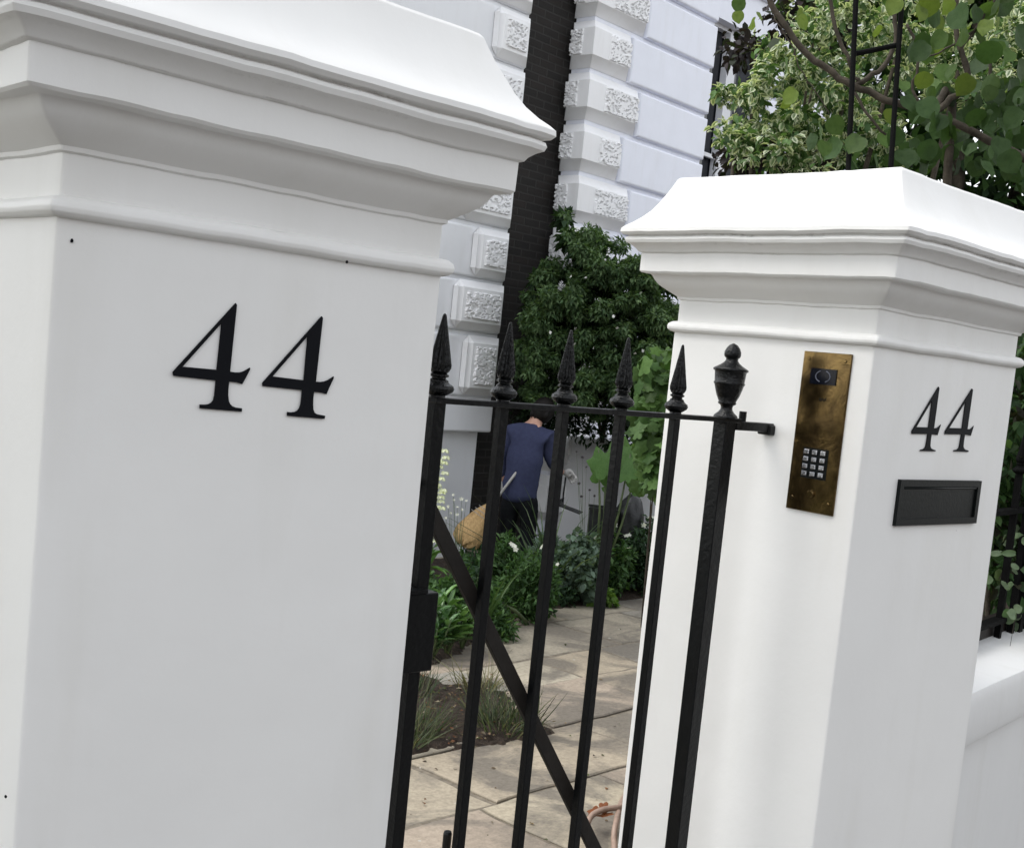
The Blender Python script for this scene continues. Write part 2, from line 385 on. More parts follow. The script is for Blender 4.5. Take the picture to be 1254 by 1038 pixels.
mb = MB(); mb.box((-1, 2.42, GZ-.028), (10, 0, 0), (0, 6.4, 0), (0, 0, .019)); M['mortar'] = simple('sandy_mortar', (.17, .145, .11), .95, 0, .4, 25, .5); prop(mb.build('mortar_bed', M['mortar']), kind='structure')
def path():
    V = []; F = []; C = []; r = random.Random(7)
    pal = [(.46, .395, .295), (.49, .425, .315), (.40, .355, .275), (.46, .39, .29), (.36, .335, .285), (.43, .355, .275), (.49, .435, .335)]
    y = 2.42; th = R_(4)
    while y < 9.2:
        h = r.uniform(.48, .86); x = -1.2-r.uniform(0, .6)
        while x < 9.0:
            wd = r.uniform(.55, 1.25); g = .009
            z = GZ+r.uniform(-.008, .007); tx, ty = r.uniform(-.003, .003), r.uniform(-.003, .003)
            x0, x1, y0, y1 = x+g, x+wd-g, y+g, y+h-g
            per = []; k = 7
            for (a, b_) in (((x0, y0), (x1, y0)), ((x1, y0), (x1, y1)), ((x1, y1), (x0, y1)), ((x0, y1), (x0, y0))):
                for i in range(k):
                    t = i/k; px = a[0]+(b_[0]-a[0])*t; py = a[1]+(b_[1]-a[1])*t
                    px += (vnoise(px*7, py*7, 1)-.5)*.040; py += (vnoise(px*7, py*7, 2)-.5)*.040
                    per.append((px, py))
            cxm, cym = (x0+x1)/2, (y0+y1)/2; c = r.choice(pal); b0 = len(V); n = len(per)
            def rot(px, py): return (2+(px-2)*math.cos(th)-(py-5)*math.sin(th), 5+(px-2)*math.sin(th)+(py-5)*math.cos(th))
            for (ins, dz) in ((0, -.03), (0, -.006), (.012, 0)):
                for px, py in per:
                    dx, dy = cxm-px, cym-py; l = math.hypot(dx, dy)
                    qx, qy = px+dx/l*ins, py+dy/l*ins
                    rx, ry = rot(qx, qy); V.append((rx, ry, z+dz+tx*(qx-cxm)+ty*(qy-cym))); C.append(c if ins else tuple(v*.6 for v in c))
            for lv in range(2):
                for i in range(n):
                    a = b0+lv*n+i; b2 = b0+lv*n+(i+1) % n; F.append((a, b2, b2+n, a+n))
            F.append(tuple(b0+2*n+i for i in range(n)))
            x += wd
        y += h
    me = bpy.data.meshes.new('path'); me.from_pydata(V, [], F); me.update(); setcol(me, np.array(C))
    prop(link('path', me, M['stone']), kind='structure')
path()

HA = R_(6); HD = Vector((math.cos(HA), math.sin(HA), 0)); HE = Vector((-math.sin(HA), math.cos(HA), 0))
RC = at(718, 125, 12.2); RC = Vector((RC.x, RC.y, 0))          # corner of the right-hand house
def onhouse(u, v, off=0):                                       # point on its front plane
    q = on(u, v, RC-HE*off, HE); return (q-RC).dot(HD), q.z

def inside(x, y, poly):
    c = False; j = len(poly)-1
    for i in range(len(poly)):
        if (poly[i][1] > y) != (poly[j][1] > y) and x < (poly[j][0]-poly[i][0])*(y-poly[i][1])/(poly[j][1]-poly[i][1])+poly[i][0]: c = not c
        j = i
    return c
def dist_edge(x, y, poly):
    b = 9
    for i in range(len(poly)):
        ax, ay = poly[i-1]; bx, by = poly[i]; dx, dy = bx-ax, by-ay
        t = max(0, min(1, ((x-ax)*dx+(y-ay)*dy)/(dx*dx+dy*dy+1e-9))); b = min(b, math.hypot(x-ax-t*dx, y-ay-t*dy))
    return b
def bed(poly, step, hh):
    xs = [p[0] for p in poly]; ys = [p[1] for p in poly]
    nx = int((max(xs)-min(xs))/step)+3; ny = int((max(ys)-min(ys))/step)+3; V = []; ok = {}
    for j in range(ny):
        for i in range(nx):
            x = min(xs)-step+i*step; y = min(ys)-step+j*step
            x += (vnoise(x*9, y*9, 3)-.5)*.05; y += (vnoise(x*9, y*9, 4)-.5)*.05
            ins = inside(x, y, poly); de = dist_edge(x, y, poly)
            if ins or de < step*1.1:
                z = GZ-.012 if not ins else GZ+.004+min(1, de/.12)*hh*(.5+.5*vnoise(x*3, y*3, 5))+(vnoise(x*22, y*22, 6)-.5)*.030+(vnoise(x*60, y*60, 8)-.5)*.014
                ok[(i, j)] = len(V); V.append((x, y, z))
    F = [(ok[(i, j)], ok[(i+1, j)], ok[(i+1, j+1)], ok[(i, j+1)]) for j in range(ny-1) for i in range(nx-1) if all(k in ok for k in ((i, j), (i+1, j), (i+1, j+1), (i, j+1)))]
    me = bpy.data.meshes.new('flower_bed'); me.from_pydata(V, [], F); me.update()
    prop(link('soil', me, M['soil'], None, True), kind='structure')
def gz(pts): return [tuple(onz(u, v, GZ)[:2]) for u, v in pts]
near_bed = gz([(380, 940), (470, 930), (564, 917), (631, 909), (681, 898), (670, 889), (645, 886), (627, 856), (601, 832), (574, 835), (550, 839), (530, 831), (515, 824), (380, 835)])
far_front = gz([(380, 822), (470, 822), (520, 818), (555, 800), (585, 782), (622, 775), (634, 757), (680, 744), (760, 733), (830, 724), (960, 712)])
fb = [tuple((RC+HD*t-HE*.02)[:2]) for t in (4.5, 1.5, 0, -1.6, -5)]
far_bed = far_front+fb
bed(near_bed, .035, .03); bed(far_bed, .06, .04)
# litter on the soil: chips, dead leaves and pebbles
def litter():
    ps = []
    for poly, n in ((near_bed, 800), (far_bed, 2600)):
        xs = [p[0] for p in poly]; ys = [p[1] for p in poly]; k = 0
        while k < n:
            x, y = random.uniform(min(xs), max(xs)), random.uniform(min(ys), max(ys))
            if inside(x, y, poly) and (poly is near_bed or y < 8.6): ps.append((x, y, GZ+.030+random.uniform(0, .02))); k += 1
    for _ in range(95):
        q = onz(random.uniform(500, 800), random.uniform(745, 1030), GZ); ps.append((q.x, q.y, GZ+.006))
    n = len(ps); nr = np.array([0, 0, 1.])+unit(n)*.5; s = RNG.uniform(.010, .036, n)
    c = colvar(n, [(.10, .065, .04), (.20, .14, .09), (.045, .03, .022), (.30, .25, .19), (.07, .085, .03), (.16, .07, .035)], .25)
    o = leaves('leaf_litter', ps, unit(n)*np.array([1, 1, .2]), nr, s, s*.55, c, 'kite', M['leaf'], None); prop(o, kind='stuff', label='dead leaves, bark chips and grit scattered over the soil', cat='leaf litter')
litter()

# ================================================================== GATE PILLARS
PROF = [(0, -1.0), (0, -.0005), (.007, .001), (.0108, .005), (.0118, .010), (.0102, .016), (.0055, .0205), (-.0005, .0222), (-.003, .0225), (-.003, .066),
        (.001, .068), (.002, .073), (.008, .077), (.018, .084), (.030, .093), (.037, .102), (.041, .110), (.044, .1135), (.058, .1155), (.061, .119), (.061, .156),
        (.066, .158), (.070, .164), (.077, .170), (.080, .172), (.086, .175), (.0885, .181), (.087, .186), (.083, .188), (.084, .190), (.092, .191), (.0965, .196), (.096, .203), (.090, .209),
        (.079, .217), (.066, .230), (.054, .245), (.044, .262), (.034, .281), (.026, .299), (.021, .312), (.017, .3165)]
def crisp(P):                                   # support rings so the arrises stay crisp under smooth shading
    out = [P[0]]
    for k in range(1, len(P)):
        a, b = Vector(P[k-1]), Vector(P[k]); l = (b-a).length; d = (b-a)/l
        e = min(.0016, l*.3)
        t0 = k >= 2 and (Vector(P[k-1])-Vector(P[k-2])).angle(b-a) > .35
        t1 = k < len(P)-1 and (Vector(P[k+1])-b).angle(b-a) > .35
        if t0 and l > .004: q = a+d*e; out.append((q.x, q.y))
        if t1 and l > .004: q = b-d*e; out.append((q.x, q.y))
        out.append(P[k])
    return out
PROF = crisp(PROF)
def pillar(xa, ya, wx, wy, z0, loc, label, seed):
    root = empty('gate_pillar', (xa+wx/2, ya+wy/2, 0), label, 'gate pillar')
    NS = 26; rings = []
    zs = []
    for i, (o, z) in enumerate(PROF):
        if i == 0:
            for k in range(14): zs.append((0, -(z0-0)*(1-k/14)))
        else: zs.append((o, z))
    zs[13] = (0, zs[13][1])
    V = []
    for o, z in zs:
        zz = z0+z; ring = []
        rr = .004
        x0, x1, y0, y1 = xa-o, xa+wx+o, ya-o, ya+wy+o
        cs = [(x0, y0, 1, 1), (x1, y0, -1, 1), (x1, y1, -1, -1), (x0, y1, 1, -1)]
        an0 = [math.pi, -math.pi/2, 0, math.pi/2]
        for ci in range(4):
            cx_, cy_, sx, sy = cs[ci]; ccx, ccy = cx_+sx*rr, cy_+sy*rr
            for q in range(4):
                a = an0[ci]+q*math.pi/6; ring.append((ccx+rr*math.cos(a), ccy+rr*math.sin(a)))
            nx_, ny_, nsx, nsy = cs[(ci+1) % 4]
            sx0, sy0 = ring[-1]; e = an0[(ci+1) % 4]; ex, ey = nx_+nsx*rr+rr*math.cos(e), ny_+nsy*rr+rr*math.sin(e)
            for q in range(1, NS): ring.append((sx0+(ex-sx0)*q/NS, sy0+(ey-sy0)*q/NS))
        amp = .0018 if o <= 0 else .0026
        cxm, cym = xa+wx/2, ya+wy/2
        for px, py in ring:
            nn = vnoise((px+py)*7+seed, (px-py)*7+zz*9, seed)-.5; n2 = vnoise((px+py)*31, (px-py)*31+zz*12, seed+3)-.5
            s = 1+(nn*amp+n2*amp*.5)/(wx*.5)
            V.append((cxm+(px-cxm)*s, cym+(py-cym)*s, zz+(n2*.0014 if z > 0 else 0)+(nn*.0022 if z > 0 else 0)))
        n = len(ring)
    F = []; K = len(zs)
    for i in range(K-1):
        for j in range(n): F.append((i*n+j, i*n+(j+1) % n, (i+1)*n+(j+1) % n, (i+1)*n+j))
    split = next(i for i, (o, z) in enumerate(zs) if abs(z-.066) < 1e-6)
    def sub(i0, i1, name, capb, capt):
        me = bpy.data.meshes.new(name)
        vs = V[i0*n:(i1+1)*n]; fs = [(i*n+j, i*n+(j+1) % n, (i+1)*n+(j+1) % n, (i+1)*n+j) for i in range(i1-i0) for j in range(n)]
        if capb: fs.append(tuple(range(n-1, -1, -1)))
        if capt: fs.append(tuple((i1-i0)*n+j for j in range(n)))
        me.from_pydata(vs, [], fs); me.update()
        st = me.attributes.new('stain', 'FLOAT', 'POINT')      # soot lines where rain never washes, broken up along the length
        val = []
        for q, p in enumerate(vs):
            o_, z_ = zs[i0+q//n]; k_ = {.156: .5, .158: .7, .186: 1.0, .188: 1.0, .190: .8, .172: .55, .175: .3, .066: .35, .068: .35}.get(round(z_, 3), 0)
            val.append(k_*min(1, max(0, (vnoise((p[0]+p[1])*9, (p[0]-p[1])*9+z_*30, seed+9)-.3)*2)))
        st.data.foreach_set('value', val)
        o = link(name, me, M['pillar'], root, True)
        try: me.set_sharp_from_angle(angle=R_(38))
        except Exception: pass
        return o
    sub(0, split, 'shaft', True, False); sub(split, K-1, 'cap', False, True)
    return root
XA, YA, WL, ZL = .4956, 1.283, .5064, EYE+.0967
XC, YC, WR, DR, ZR = 1.9511, 1.2077, .5605, .483, EYE+.0892
pl = pillar(XA, YA, WL, .50, ZL, None, 'large white rendered gate pillar nearest the camera, big 44 on it', 1)
pr = pillar(XC, YC, WR, DR, ZR, None, 'white rendered gate pillar with brass intercom, small 44 and letter slot', 5)

# numbers painted on the front faces, outlines in picture units carried onto the pillar's plane
def digit(outer, inner, org, sc, plane_y, parent):
    pts = [ony(org[0]+x/sc, org[1]+y/sc, plane_y) for x, y in outer]; inn = [ony(org[0]+x/sc, org[1]+y/sc, plane_y) for x, y in inner]
    bm = bmesh.new(); es = []
    for loop in (pts, inn):
        vs = [bm.verts.new((p.x, plane_y, p.z)) for p in loop]
        for i in range(len(vs)): es.append(bm.edges.new((vs[i-1], vs[i])))
    bmesh.ops.triangle_fill(bm, use_beauty=True, use_dissolve=False, edges=es, normal=(0, -1, 0))
    fs = list(bm.faces); r = bmesh.ops.extrude_face_region(bm, geom=fs)
    bmesh.ops.translate(bm, verts=[g for g in r['geom'] if isinstance(g, bmesh.types.BMVert)], vec=(0, -.0016, 0))
    bmesh.ops.recalc_face_normals(bm, faces=bm.faces)
    me = bpy.data.meshes.new('digit'); bm.to_mesh(me); bm.free(); return link('digit', me, M['digit'], parent)
def smooth_outline(p): return p
o1 = ([(512, 110), (520, 122), (476, 548), (512, 553), (540, 553), (562, 546), (582, 536), (604, 522), (603, 536), (575, 590), (553, 628), (520, 617), (470, 612), (465, 660), (464, 700), (468, 735), (476, 755), (490, 768), (515, 778), (552, 782), (551, 804), (283, 782), (283, 758), (315, 759), (338, 756), (356, 747), (369, 730), (376, 700), (381, 655), (386, 605), (115, 575), (110, 550)],
      [(422, 238), (391, 536), (172, 516)])
o2 = ([(1062, 194), (1070, 205), (1025, 612), (1055, 614), (1080, 611), (1105, 601), (1139, 578), (1138, 592), (1110, 650), (1093, 692), (1060, 682), (1013, 678), (1008, 720), (1007, 760), (1009, 790), (1016, 810), (1032, 820), (1085, 830), (1080, 850), (842, 830), (843, 806), (872, 808), (892, 805), (908, 797), (920, 780), (928, 755), (933, 715), (938, 667), (685, 640), (683, 620)],
      [(973, 320), (948, 603), (748, 578)])
o3 = ([(418, 157), (423, 166), (392, 398), (410, 395), (421, 387), (432, 375), (412, 437), (398, 433), (378, 432), (373, 470), (371, 497), (374, 510), (382, 517), (402, 524), (400, 530), (312, 528), (314, 521), (330, 518), (340, 511), (345, 497), (350, 468), (356, 430), (264, 429), (265, 412)],
      [(381, 236), (360, 392), (290, 390)])
o4 = ([(612, 168), (617, 176), (585, 403), (602, 402), (612, 394), (622, 383), (604, 440), (590, 436), (571, 434), (565, 472), (562, 500), (565, 512), (573, 520), (592, 526), (590, 533), (505, 530), (508, 523), (523, 520), (534, 513), (539, 499), (544, 470), (551, 432), (455, 431), (457, 413)],
      [(575, 243), (554, 397), (480, 395)])
for o in (o1, o2): digit(o[0], o[1], (190, 350), 5.225, YA-.001, pl)
for o in (o3, o4): digit(o[0], o[1], (1060, 440), 4.7165, YC-.001, pr)

for u, v, y_, r in ((88, 295, YA-.0008, .0019), (425, 321, YA-.0125, .0016), (7, 975, YA-.0008, .0015)):
    q = ony(u, v, y_); bm = bmesh.new(); ring = [bm.verts.new((q.x+r*random.uniform(.5, 1)*math.cos(a), q.y-.0006, q.z+r*random.uniform(.9, 1.5)*math.sin(a))) for a in [k*math.pi/4 for k in range(8)]]
    f = bm.faces.new(ring); g = bmesh.ops.extrude_face_region(bm, geom=[f]); bmesh.ops.translate(bm, verts=[e for e in g['geom'] if isinstance(e, bmesh.types.BMVert)], vec=(0, .002, 0)); bmesh.ops.recalc_face_normals(bm, faces=bm.faces)
    me = bpy.data.meshes.new('paint_chip'); bm.to_mesh(me); bm.free(); link('paint_chip', me, M['digit'], pl)
# letter plate (a thing fixed to the pillar)
def rect_from(us, plane, fn):
    ps = [fn(u, v, plane) for u, v in us]; return ps
lp = [ony(u, v, YC) for u, v in ((1100, 588.5), (1200, 586.5), (1190.5, 639), (1092, 644))]
lx0 = (lp[0].x+lp[3].x)/2; lx1 = (lp[1].x+lp[2].x)/2; lz1 = (lp[0].z+lp[1].z)/2; lz0 = (lp[2].z+lp[3].z)/2
L = empty('letter_plate', ((lx0+lx1)/2, YC, lz0), 'black metal letter slot under the small 44 on the pillar', 'letter plate')
mb = MB(); y0 = YC-.0075; fw = .013
mb.box((lx0, y0, lz0), (lx1-lx0, 0, 0), (0, .009, 0), (0, 0, fw)); mb.box((lx0, y0, lz1-fw), (lx1-lx0, 0, 0), (0, .009, 0), (0, 0, fw))
mb.box((lx0, y0, lz0+fw), (fw, 0, 0), (0, .009, 0), (0, 0, lz1-lz0-2*fw)); mb.box((lx1-fw, y0, lz0+fw), (fw, 0, 0), (0, .009, 0), (0, 0, lz1-lz0-2*fw))
mb.build('plate_frame', M['slot'], L)
mb = MB(); mb.box((lx0+fw-.001, YC-.003, lz0+fw-.001), (lx1-lx0-2*fw+.002, 0, 0), (0, .0045, 0), (0, 0, lz1-lz0-2*fw+.002)); mb.build('flap', M['slot'], L)
mb = MB(); mb.tube([(lx0+fw+.004, YC-.0045, lz1-fw-.003), (lx1-fw-.004, YC-.0045, lz1-fw-.003)], .0022, 8); mb.build('hinge_rod', M['slot'], L, True)

# intercom panel on the side face (plane x = XC)
ic = [onx(u, v, XC) for u, v in ((987, 430), (1046, 434), (1020, 631), (963, 622))]
iy1 = (ic[0].y+ic[3].y)/2; iy0 = (ic[1].y+ic[2].y)/2; iz1 = (ic[0].z+ic[1].z)/2; iz0 = (ic[2].z+ic[3].z)/2
I = empty('intercom', (XC, (iy0+iy1)/2, iz0), 'tarnished brass door intercom with keypad and camera on the pillar side', 'intercom')
mb = MB(); mb.box((XC-.004, iy0, iz0), (.0045, 0, 0), (0, iy1-iy0, 0), (0, 0, iz1-iz0)); mb.build('face_plate', M['brass'], I, False, .0008, 1)
IW, IH = iy1-iy0, iz1-iz0
def ip(s, t): return (XC-.004, iy1-s*IW, iz1-t*IH)            # s across from the left edge, t down
mb = MB(); a = ip(.20, .10); mb.box((XC-.006, ip(.74, 0)[1], ip(0, .20)[2]), (.0022, 0, 0), (0, .54*IW, 0), (0, 0, .098*IH)); mb.build('camera_window', M['lens'], I)
cx_ = ip(.47, .15)
mb = MB()
for k in range(16):
    a0, a1 = 2*math.pi*k/16, 2*math.pi*(k+1)/16
    if k in (3, 4, 11, 12): continue
    mb.tube([(XC-.0064, cx_[1]+.016*math.cos(a0), cx_[2]+.011*math.sin(a0)), (XC-.0064, cx_[1]+.016*math.cos(a1), cx_[2]+.011*math.sin(a1))], .0009, 5)
mb.build('lens_ring', M['lensring'], I)
KW = IW*.54/3
mb = MB(); mb.box((XC-.0048, ip(.77, 0)[1], ip(0, .79)[2]), (.001, 0, 0), (0, .53*IW, 0), (0, 0, .19*IH)); mb.build('keypad_base', M['slot'], I)
for r in range(4):
    for c in range(3):
        q = ip(.325+.173*c, .625+.0455*r); mb = MB()
        mb.box((XC-.0085, q[1]-.0058, q[2]-.0048), (.0045, 0, 0), (0, .0116, 0), (0, 0, .0096)); mb.build('key', M['chrome'], I, False, .0018, 2)
def disc(q, r, h, name, mat):
    mb = MB(); mb.tube([(XC-.0038, q[1], q[2]), (XC-.004-h*.6, q[1], q[2]), (XC-.004-h, q[1], q[2])], [r, r, r*.75], 16); mb.build(name, mat, I)
disc(ip(.51, .885), .0075, .006, 'call_button', M['brass'])
for s, t in ((.12, .925), (.88, .935), (.12, .045), (.88, .045)): disc(ip(s, t), .0034, .002, 'screw', M['brass'])
mb = MB()
for k in range(5): mb.box((XC-.0046, ip(.46+.03*k, 0)[1], ip(0, .30+(k % 2)*.006)[2]), (.0008, 0, 0), (0, .0016, 0), (0, 0, .006))
mb.build('speaker_slot', M['slot'], I)

# ================================================================== GATE
GY = 1.42; RZ = 1.578
G = empty('iron_gate', (1.45, GY, .05), 'black iron garden gate with spear finials between the two pillars', 'gate')
bars_x = [1.123, 1.2535, 1.386, 1.5235, 1.6665]; px_post = 1.811
SP = [(.011, 0), (.0105, .004), (.0135, .006), (.0195, .010), (.0215, .0145), (.020, .019), (.0155, .022), (.013, .0245), (.0128, .0265), (.0092, .029), (.0095, .031), (.0128, .0325), (.0128, .035), (.0098, .037), (.0125, .040), (.0148, .045), (.0150, .050), (.0028, .121), (.0022, .1235), (.0008, .125)]
for i, x in enumerate(bars_x):
    s = .0215 if i == 0 else .0158
    mb = MB(); mb.box((x-s/2, GY-s/2, .07), (s, 0, 0), (0, s, 0), (0, 0, RZ-.004-.07)); bar = mb.build('bar', M['iron'], G, False, .0012, 1)
    mb = MB(); mb.lathe((x, GY, RZ+.0015), [(r*(1.15 if i == 0 else 1.0), z) for r, z in SP], 24, (.042, .12)); mb.build('spear_finial', M['iron_gloss'], bar, False)
s = .031
mb = MB(); mb.box((px_post-s/2, GY-s/2, .02), (s, 0, 0), (0, s, 0), (0, 0, RZ-.004-.02)); post = mb.build('hinge_post', M['iron'], G, False, .0015, 1)
UP = [(.023, 0), (.0225, .003), (.021, .006), (.015, .011), (.0115, .016), (.011, .020), (.012, .024), (.0165, .0265), (.0175, .029), (.016, .031), (.0215, .042), (.025, .053), (.0275, .062), (.0292, .064), (.0295, .066), (.0280, .068), (.0295, .085), (.0300, .087), (.0330, .089), (.0330, .092), (.030, .094), (.021, .099), (.0145, .104), (.0115, .108), (.0115, .112), (.0145, .114), (.0158, .118), (.0155, .124), (.0125, .131), (.0075, .137), (.001, .140)]
mb = MB(); mb.lathe((px_post, GY, RZ+.001), UP, 28); mb.build('urn_finial', M['iron_gloss'], post, True)
mb = MB(); mb.box((bars_x[0]-.012, GY-.016, RZ-.006), (1.853-bars_x[0], 0, 0), (0, .032, 0), (0, 0, .0085)); mb.build('top_rail', M['iron'], G, False, .001, 1)
mb = MB(); mb.box((bars_x[0]-.012, GY-.016, .16), (1.836-bars_x[0], 0, 0), (0, .032, 0), (0, 0, .010)); mb.build('bottom_rail', M['iron'], G, False, .001, 1)
# diagonal brace behind the bars
pa, pb = ony(507, 585, GY+.017), ony(741, 1065, GY+.017); dv = (pb-pa).normalized(); nv = Vector((-dv.z, 0, dv.x)); pb = pa+dv*((pa.z-.17)/-dv.z)
if nv.x < 0: nv = -nv
mb = MB(); mb.box(pa-nv*.0125-Vector((0, .004, 0)), pb-pa, nv*.025, (0, .009, 0)); mb.build('brace', M['brace'], G, False, .0008, 1)
# lock box
l0, l1 = ony(489, 722, GY-.02), ony(535, 820, GY-.02)
lk0, lk1 = ony(497, 722, GY-.02), ony(537, 725, GY-.02)
zb = ony(515, 822, GY-.02).z
mb = MB(); mb.box((lk1.x-.085, GY-.022, zb), (.085, 0, 0), (0, .044, 0), (0, 0, lk1.z-zb)); lk = mb.build('lock_box', M['iron'], G, False, .0015, 1)
mb = MB(); mb.box((lk1.x-.085, GY-.024, lk1.z), (.062, 0, 0), (0, .048, 0), (0, 0, .006)); mb.build('lock_lid', M['iron'], lk)
# hinge bracket
H = empty('hinge_bracket', (XC, 1.434, RZ-.02), 'small black hinge bracket fixing the gate post to the white pillar', 'hinge')
mb = MB(); mb.box((px_post+.022, GY-.011, RZ-.020), (XC-px_post-.021, 0, 0), (0, .022, 0), (0, 0, .017)); mb.build('bracket_arm', M['iron'], H, False, .002, 2)
mb = MB(); mb.tube([(px_post+.052, GY, RZ-.004), (px_post+.052, GY, RZ+.016)], .0072, 14); mb.build('hinge_pin', M['iron'], H)
mb = MB(); mb.box((XC-.018, GY-.015, RZ-.026), (.020, 0, 0), (0, .030, 0), (0, 0, .020)); mb.build('wall_socket', M['iron'], H, False, .003, 2)

# ================================================================== LOW FRONT WALL AND RAILINGS, RIGHT
wa = R_(9); WD = Vector((math.cos(wa), math.sin(wa), 0)); WN = Vector((-math.sin(wa), math.cos(wa), 0))
W0 = Vector((XC+WR-.02, YC+.10, 0))
ctop = on(1191.5, 847, W0, WN).z; cbot = on(1184, 916, W0, WN).z
Wl = empty('boundary_wall', tuple(W0), 'low white boundary wall with rounded coping, right of the intercom pillar', 'wall')
mb = MB(); mb.box(W0+Vector((0, 0, 0))+WN*.025, WD*8, WN*.20, (0, 0, cbot+.001)); mb.build('wall', M['lowwall'], Wl)
prof = [(.03, cbot), (.006, cbot+.001), (-.003, cbot+.010), (-.008, cbot+.03), (-.009, ctop-.03), (-.006, ctop-.006), (-.004, ctop), (.0, ctop+.002), (.10, ctop+.018), (.21, ctop+.034), (.225, ctop-.01), (.23, cbot)]
mb = MB(); V = []
for t in range(0, 33):
    for (o, z) in prof: V.append(W0+WD*(t*.25)+WN*(o+(vnoise(t*.9, o*20, 2)-.5)*.004)+Vector((0, 0, z+(vnoise(t*.7, 3, 1)-.5)*.005)))
k = len(prof); mb.add(V, [(i*k+j, (i+1)*k+j, (i+1)*k+j+1, i*k+j+1) for i in range(32) for j in range(k-1)]+[tuple(range(k)), tuple(32*k+j for j in range(k-1, -1, -1))])
cp = mb.build('coping', M['lowwall'], Wl, True)
try: cp.data.set_sharp_from_angle(angle=R_(30))
except Exception: pass
Rr = empty('railings', tuple(W0+WN*.17), 'black iron railings standing on the low white wall', 'railings')
FW = W0+WN*.15
rt = on(1235, 626, FW, WN).z; rb = on(1225, 757, FW, WN).z
mb = MB(); mb.box(FW+WD*.02+Vector((0, 0, rt-.006))-WN*.015, WD*7, WN*.03, (0, 0, .014)); mb.build('top_rail', M['iron_dull'], Rr)
mb = MB(); mb.box(FW+WD*.02+Vector((0, 0, rb-.01))-WN*.015, WD*7, WN*.03, (0, 0, .014)); mb.build('bottom_rail', M['iron_dull'], Rr)
u1 = (on(1232, 700, FW, WN)-FW).dot(WD)
for k in range(36):
    u = u1+.125*k; q = FW+WD*u
    mb = MB(); mb.box(q-WD*.009-WN*.009+Vector((0, 0, ctop+.005)), WD*.018, WN*.018, (0, 0, rt-ctop+.1)); b_ = mb.build('bar', M['iron_dull'], Rr)
    if k % 6 != 1:
        mb = MB(); mb.lathe(q+Vector((0, 0, rt+.105)), SP, 12); mb.build('spear_finial', M['iron_dull'], b_)
q = on(1262, 640, FW, WN); q = FW+WD*(q-FW).dot(WD); zt = on(1256, 432, FW, WN).z
mb = MB(); mb.box(q-WD*.016-WN*.016+Vector((0, 0, ctop+.005)), WD*.032, WN*.032, (0, 0, zt-ctop)); b_ = mb.build('post', M['iron_dull'], Rr)
mb = MB(); mb.lathe(q+Vector((0, 0, zt+.004)), [(r*1.1, z*.9) for r, z in UP], 16); mb.build('urn_finial', M['iron_dull'], b_, True)
T = MB(); T.box(FW+WN*.014+WD*.0+Vector((0, 0, ctop-.02)), WD*5, WN*.04, (0, 0, .095)); prop(T.build('timber_edging', M['brace'], None, False, .004, 2), 'dark timber edging board behind the railings on the low wall', 'edging board')

# ================================================================== HOUSES
def vermic(o, du, dz, w_, h_, out, seed, parent):
    """worm-eaten panel as a real height field"""
    nu, nv = max(10, int(w_/.0075)), max(10, int(h_/.0075)); V = []
    for j in range(nv+1):
        for i in range(nu+1):
            x, y = w_*i/nu, h_*j/nv
            q = vnoise(x*46+y*18+seed*7.3+vnoise(x*34+seed, y*34, 1)*1.1, y*74-x*16, seed); e = min(i, nu-i, j, nv-j)
            hgt = .026*min(1, max(0, (q-.33)/.12))
            if e < 1: hgt = 0
            V.append(Vector(o)+Vector(du)*x+Vector(dz)*y+Vector(out)*hgt)
    mb = MB(); mb.add(V, [(j*(nu+1)+i, j*(nu+1)+i+1, (j+1)*(nu+1)+i+1, (j+1)*(nu+1)+i) for j in range(nv) for i in range(nu)])
    return mb.build('carved_panel', parent.data.materials[0], parent)
def beveled(boxargs, bev, skip_dir=None, name='quoin', mat=None, parent=None, seg=1, faces_out=None):
    mb = MB(); mb.box(*boxargs); me = mb.mesh(name); bm = bmesh.new(); bm.from_mesh(me); bmesh.ops.recalc_face_normals(bm, faces=bm.faces)
    es = []
    for e in bm.edges:
        fs = e.link_faces
        if not any(f.normal.dot(n) > .9 for f in fs for n in faces_out): continue
        if skip_dir and abs((e.verts[0].co-e.verts[1].co).normalized().z) > .9 and all(any(f.normal.dot(n) > .9 for n in faces_out) for f in fs): continue
        es.append(e)
    bmesh.ops.bevel(bm, geom=es, offset=bev, segments=seg, affect='EDGES', profile=.5)
    bm.to_mesh(me); bm.free(); return link(name, me, mat, parent)
Z3 = Vector((0, 0, 1))
# ---- right house
HR = empty('white_villa', tuple(RC+Z3*GZ), 'white stucco villa behind with carved corner blocks and a tall sash window', 'house')
OUT = -HE
zc = [on(737.6, 25.8, RC, HE).z, on(729.5, 88, RC, HE).z, on(724, 151.8, RC, HE).z, on(718.6, 214, RC, HE).z]
cs = (zc[0]-zc[3])/3; zbase = zc[3]
uwin = (onhouse(868, 80)[0]+onhouse(860, 180)[0])/2; wtop = onhouse(882, 22)[1]
mr = onhouse(868, 186)[1]
WW = 1.25
u_end = 7.0; ZT = 8.0
mb = MB(); rw = .10                                                       # wall behind the blocks, with a window opening
mb.box(RC+Z3*GZ+HE*.0, HD*uwin, HE*.24, Z3*(ZT-GZ)); mb.box(RC+HD*uwin+Z3*wtop, HD*WW, HE*.35, Z3*(ZT-wtop))
mb.box(RC+HD*(uwin+WW)+Z3*GZ, HD*(u_end-uwin-WW), HE*.35, Z3*(ZT-GZ)); mb.box(RC+HD*uwin+Z3*GZ, HD*WW, HE*.35, Z3*(mr-1.6-GZ))
mb.build('front_wall', M['house'], HR)
mb = MB(); mb.box(RC+HE*.36+HD*.0+Z3*GZ, HD*u_end, HE*5, Z3*(ZT-GZ)); mb.build('house_body', M['house'], HR)
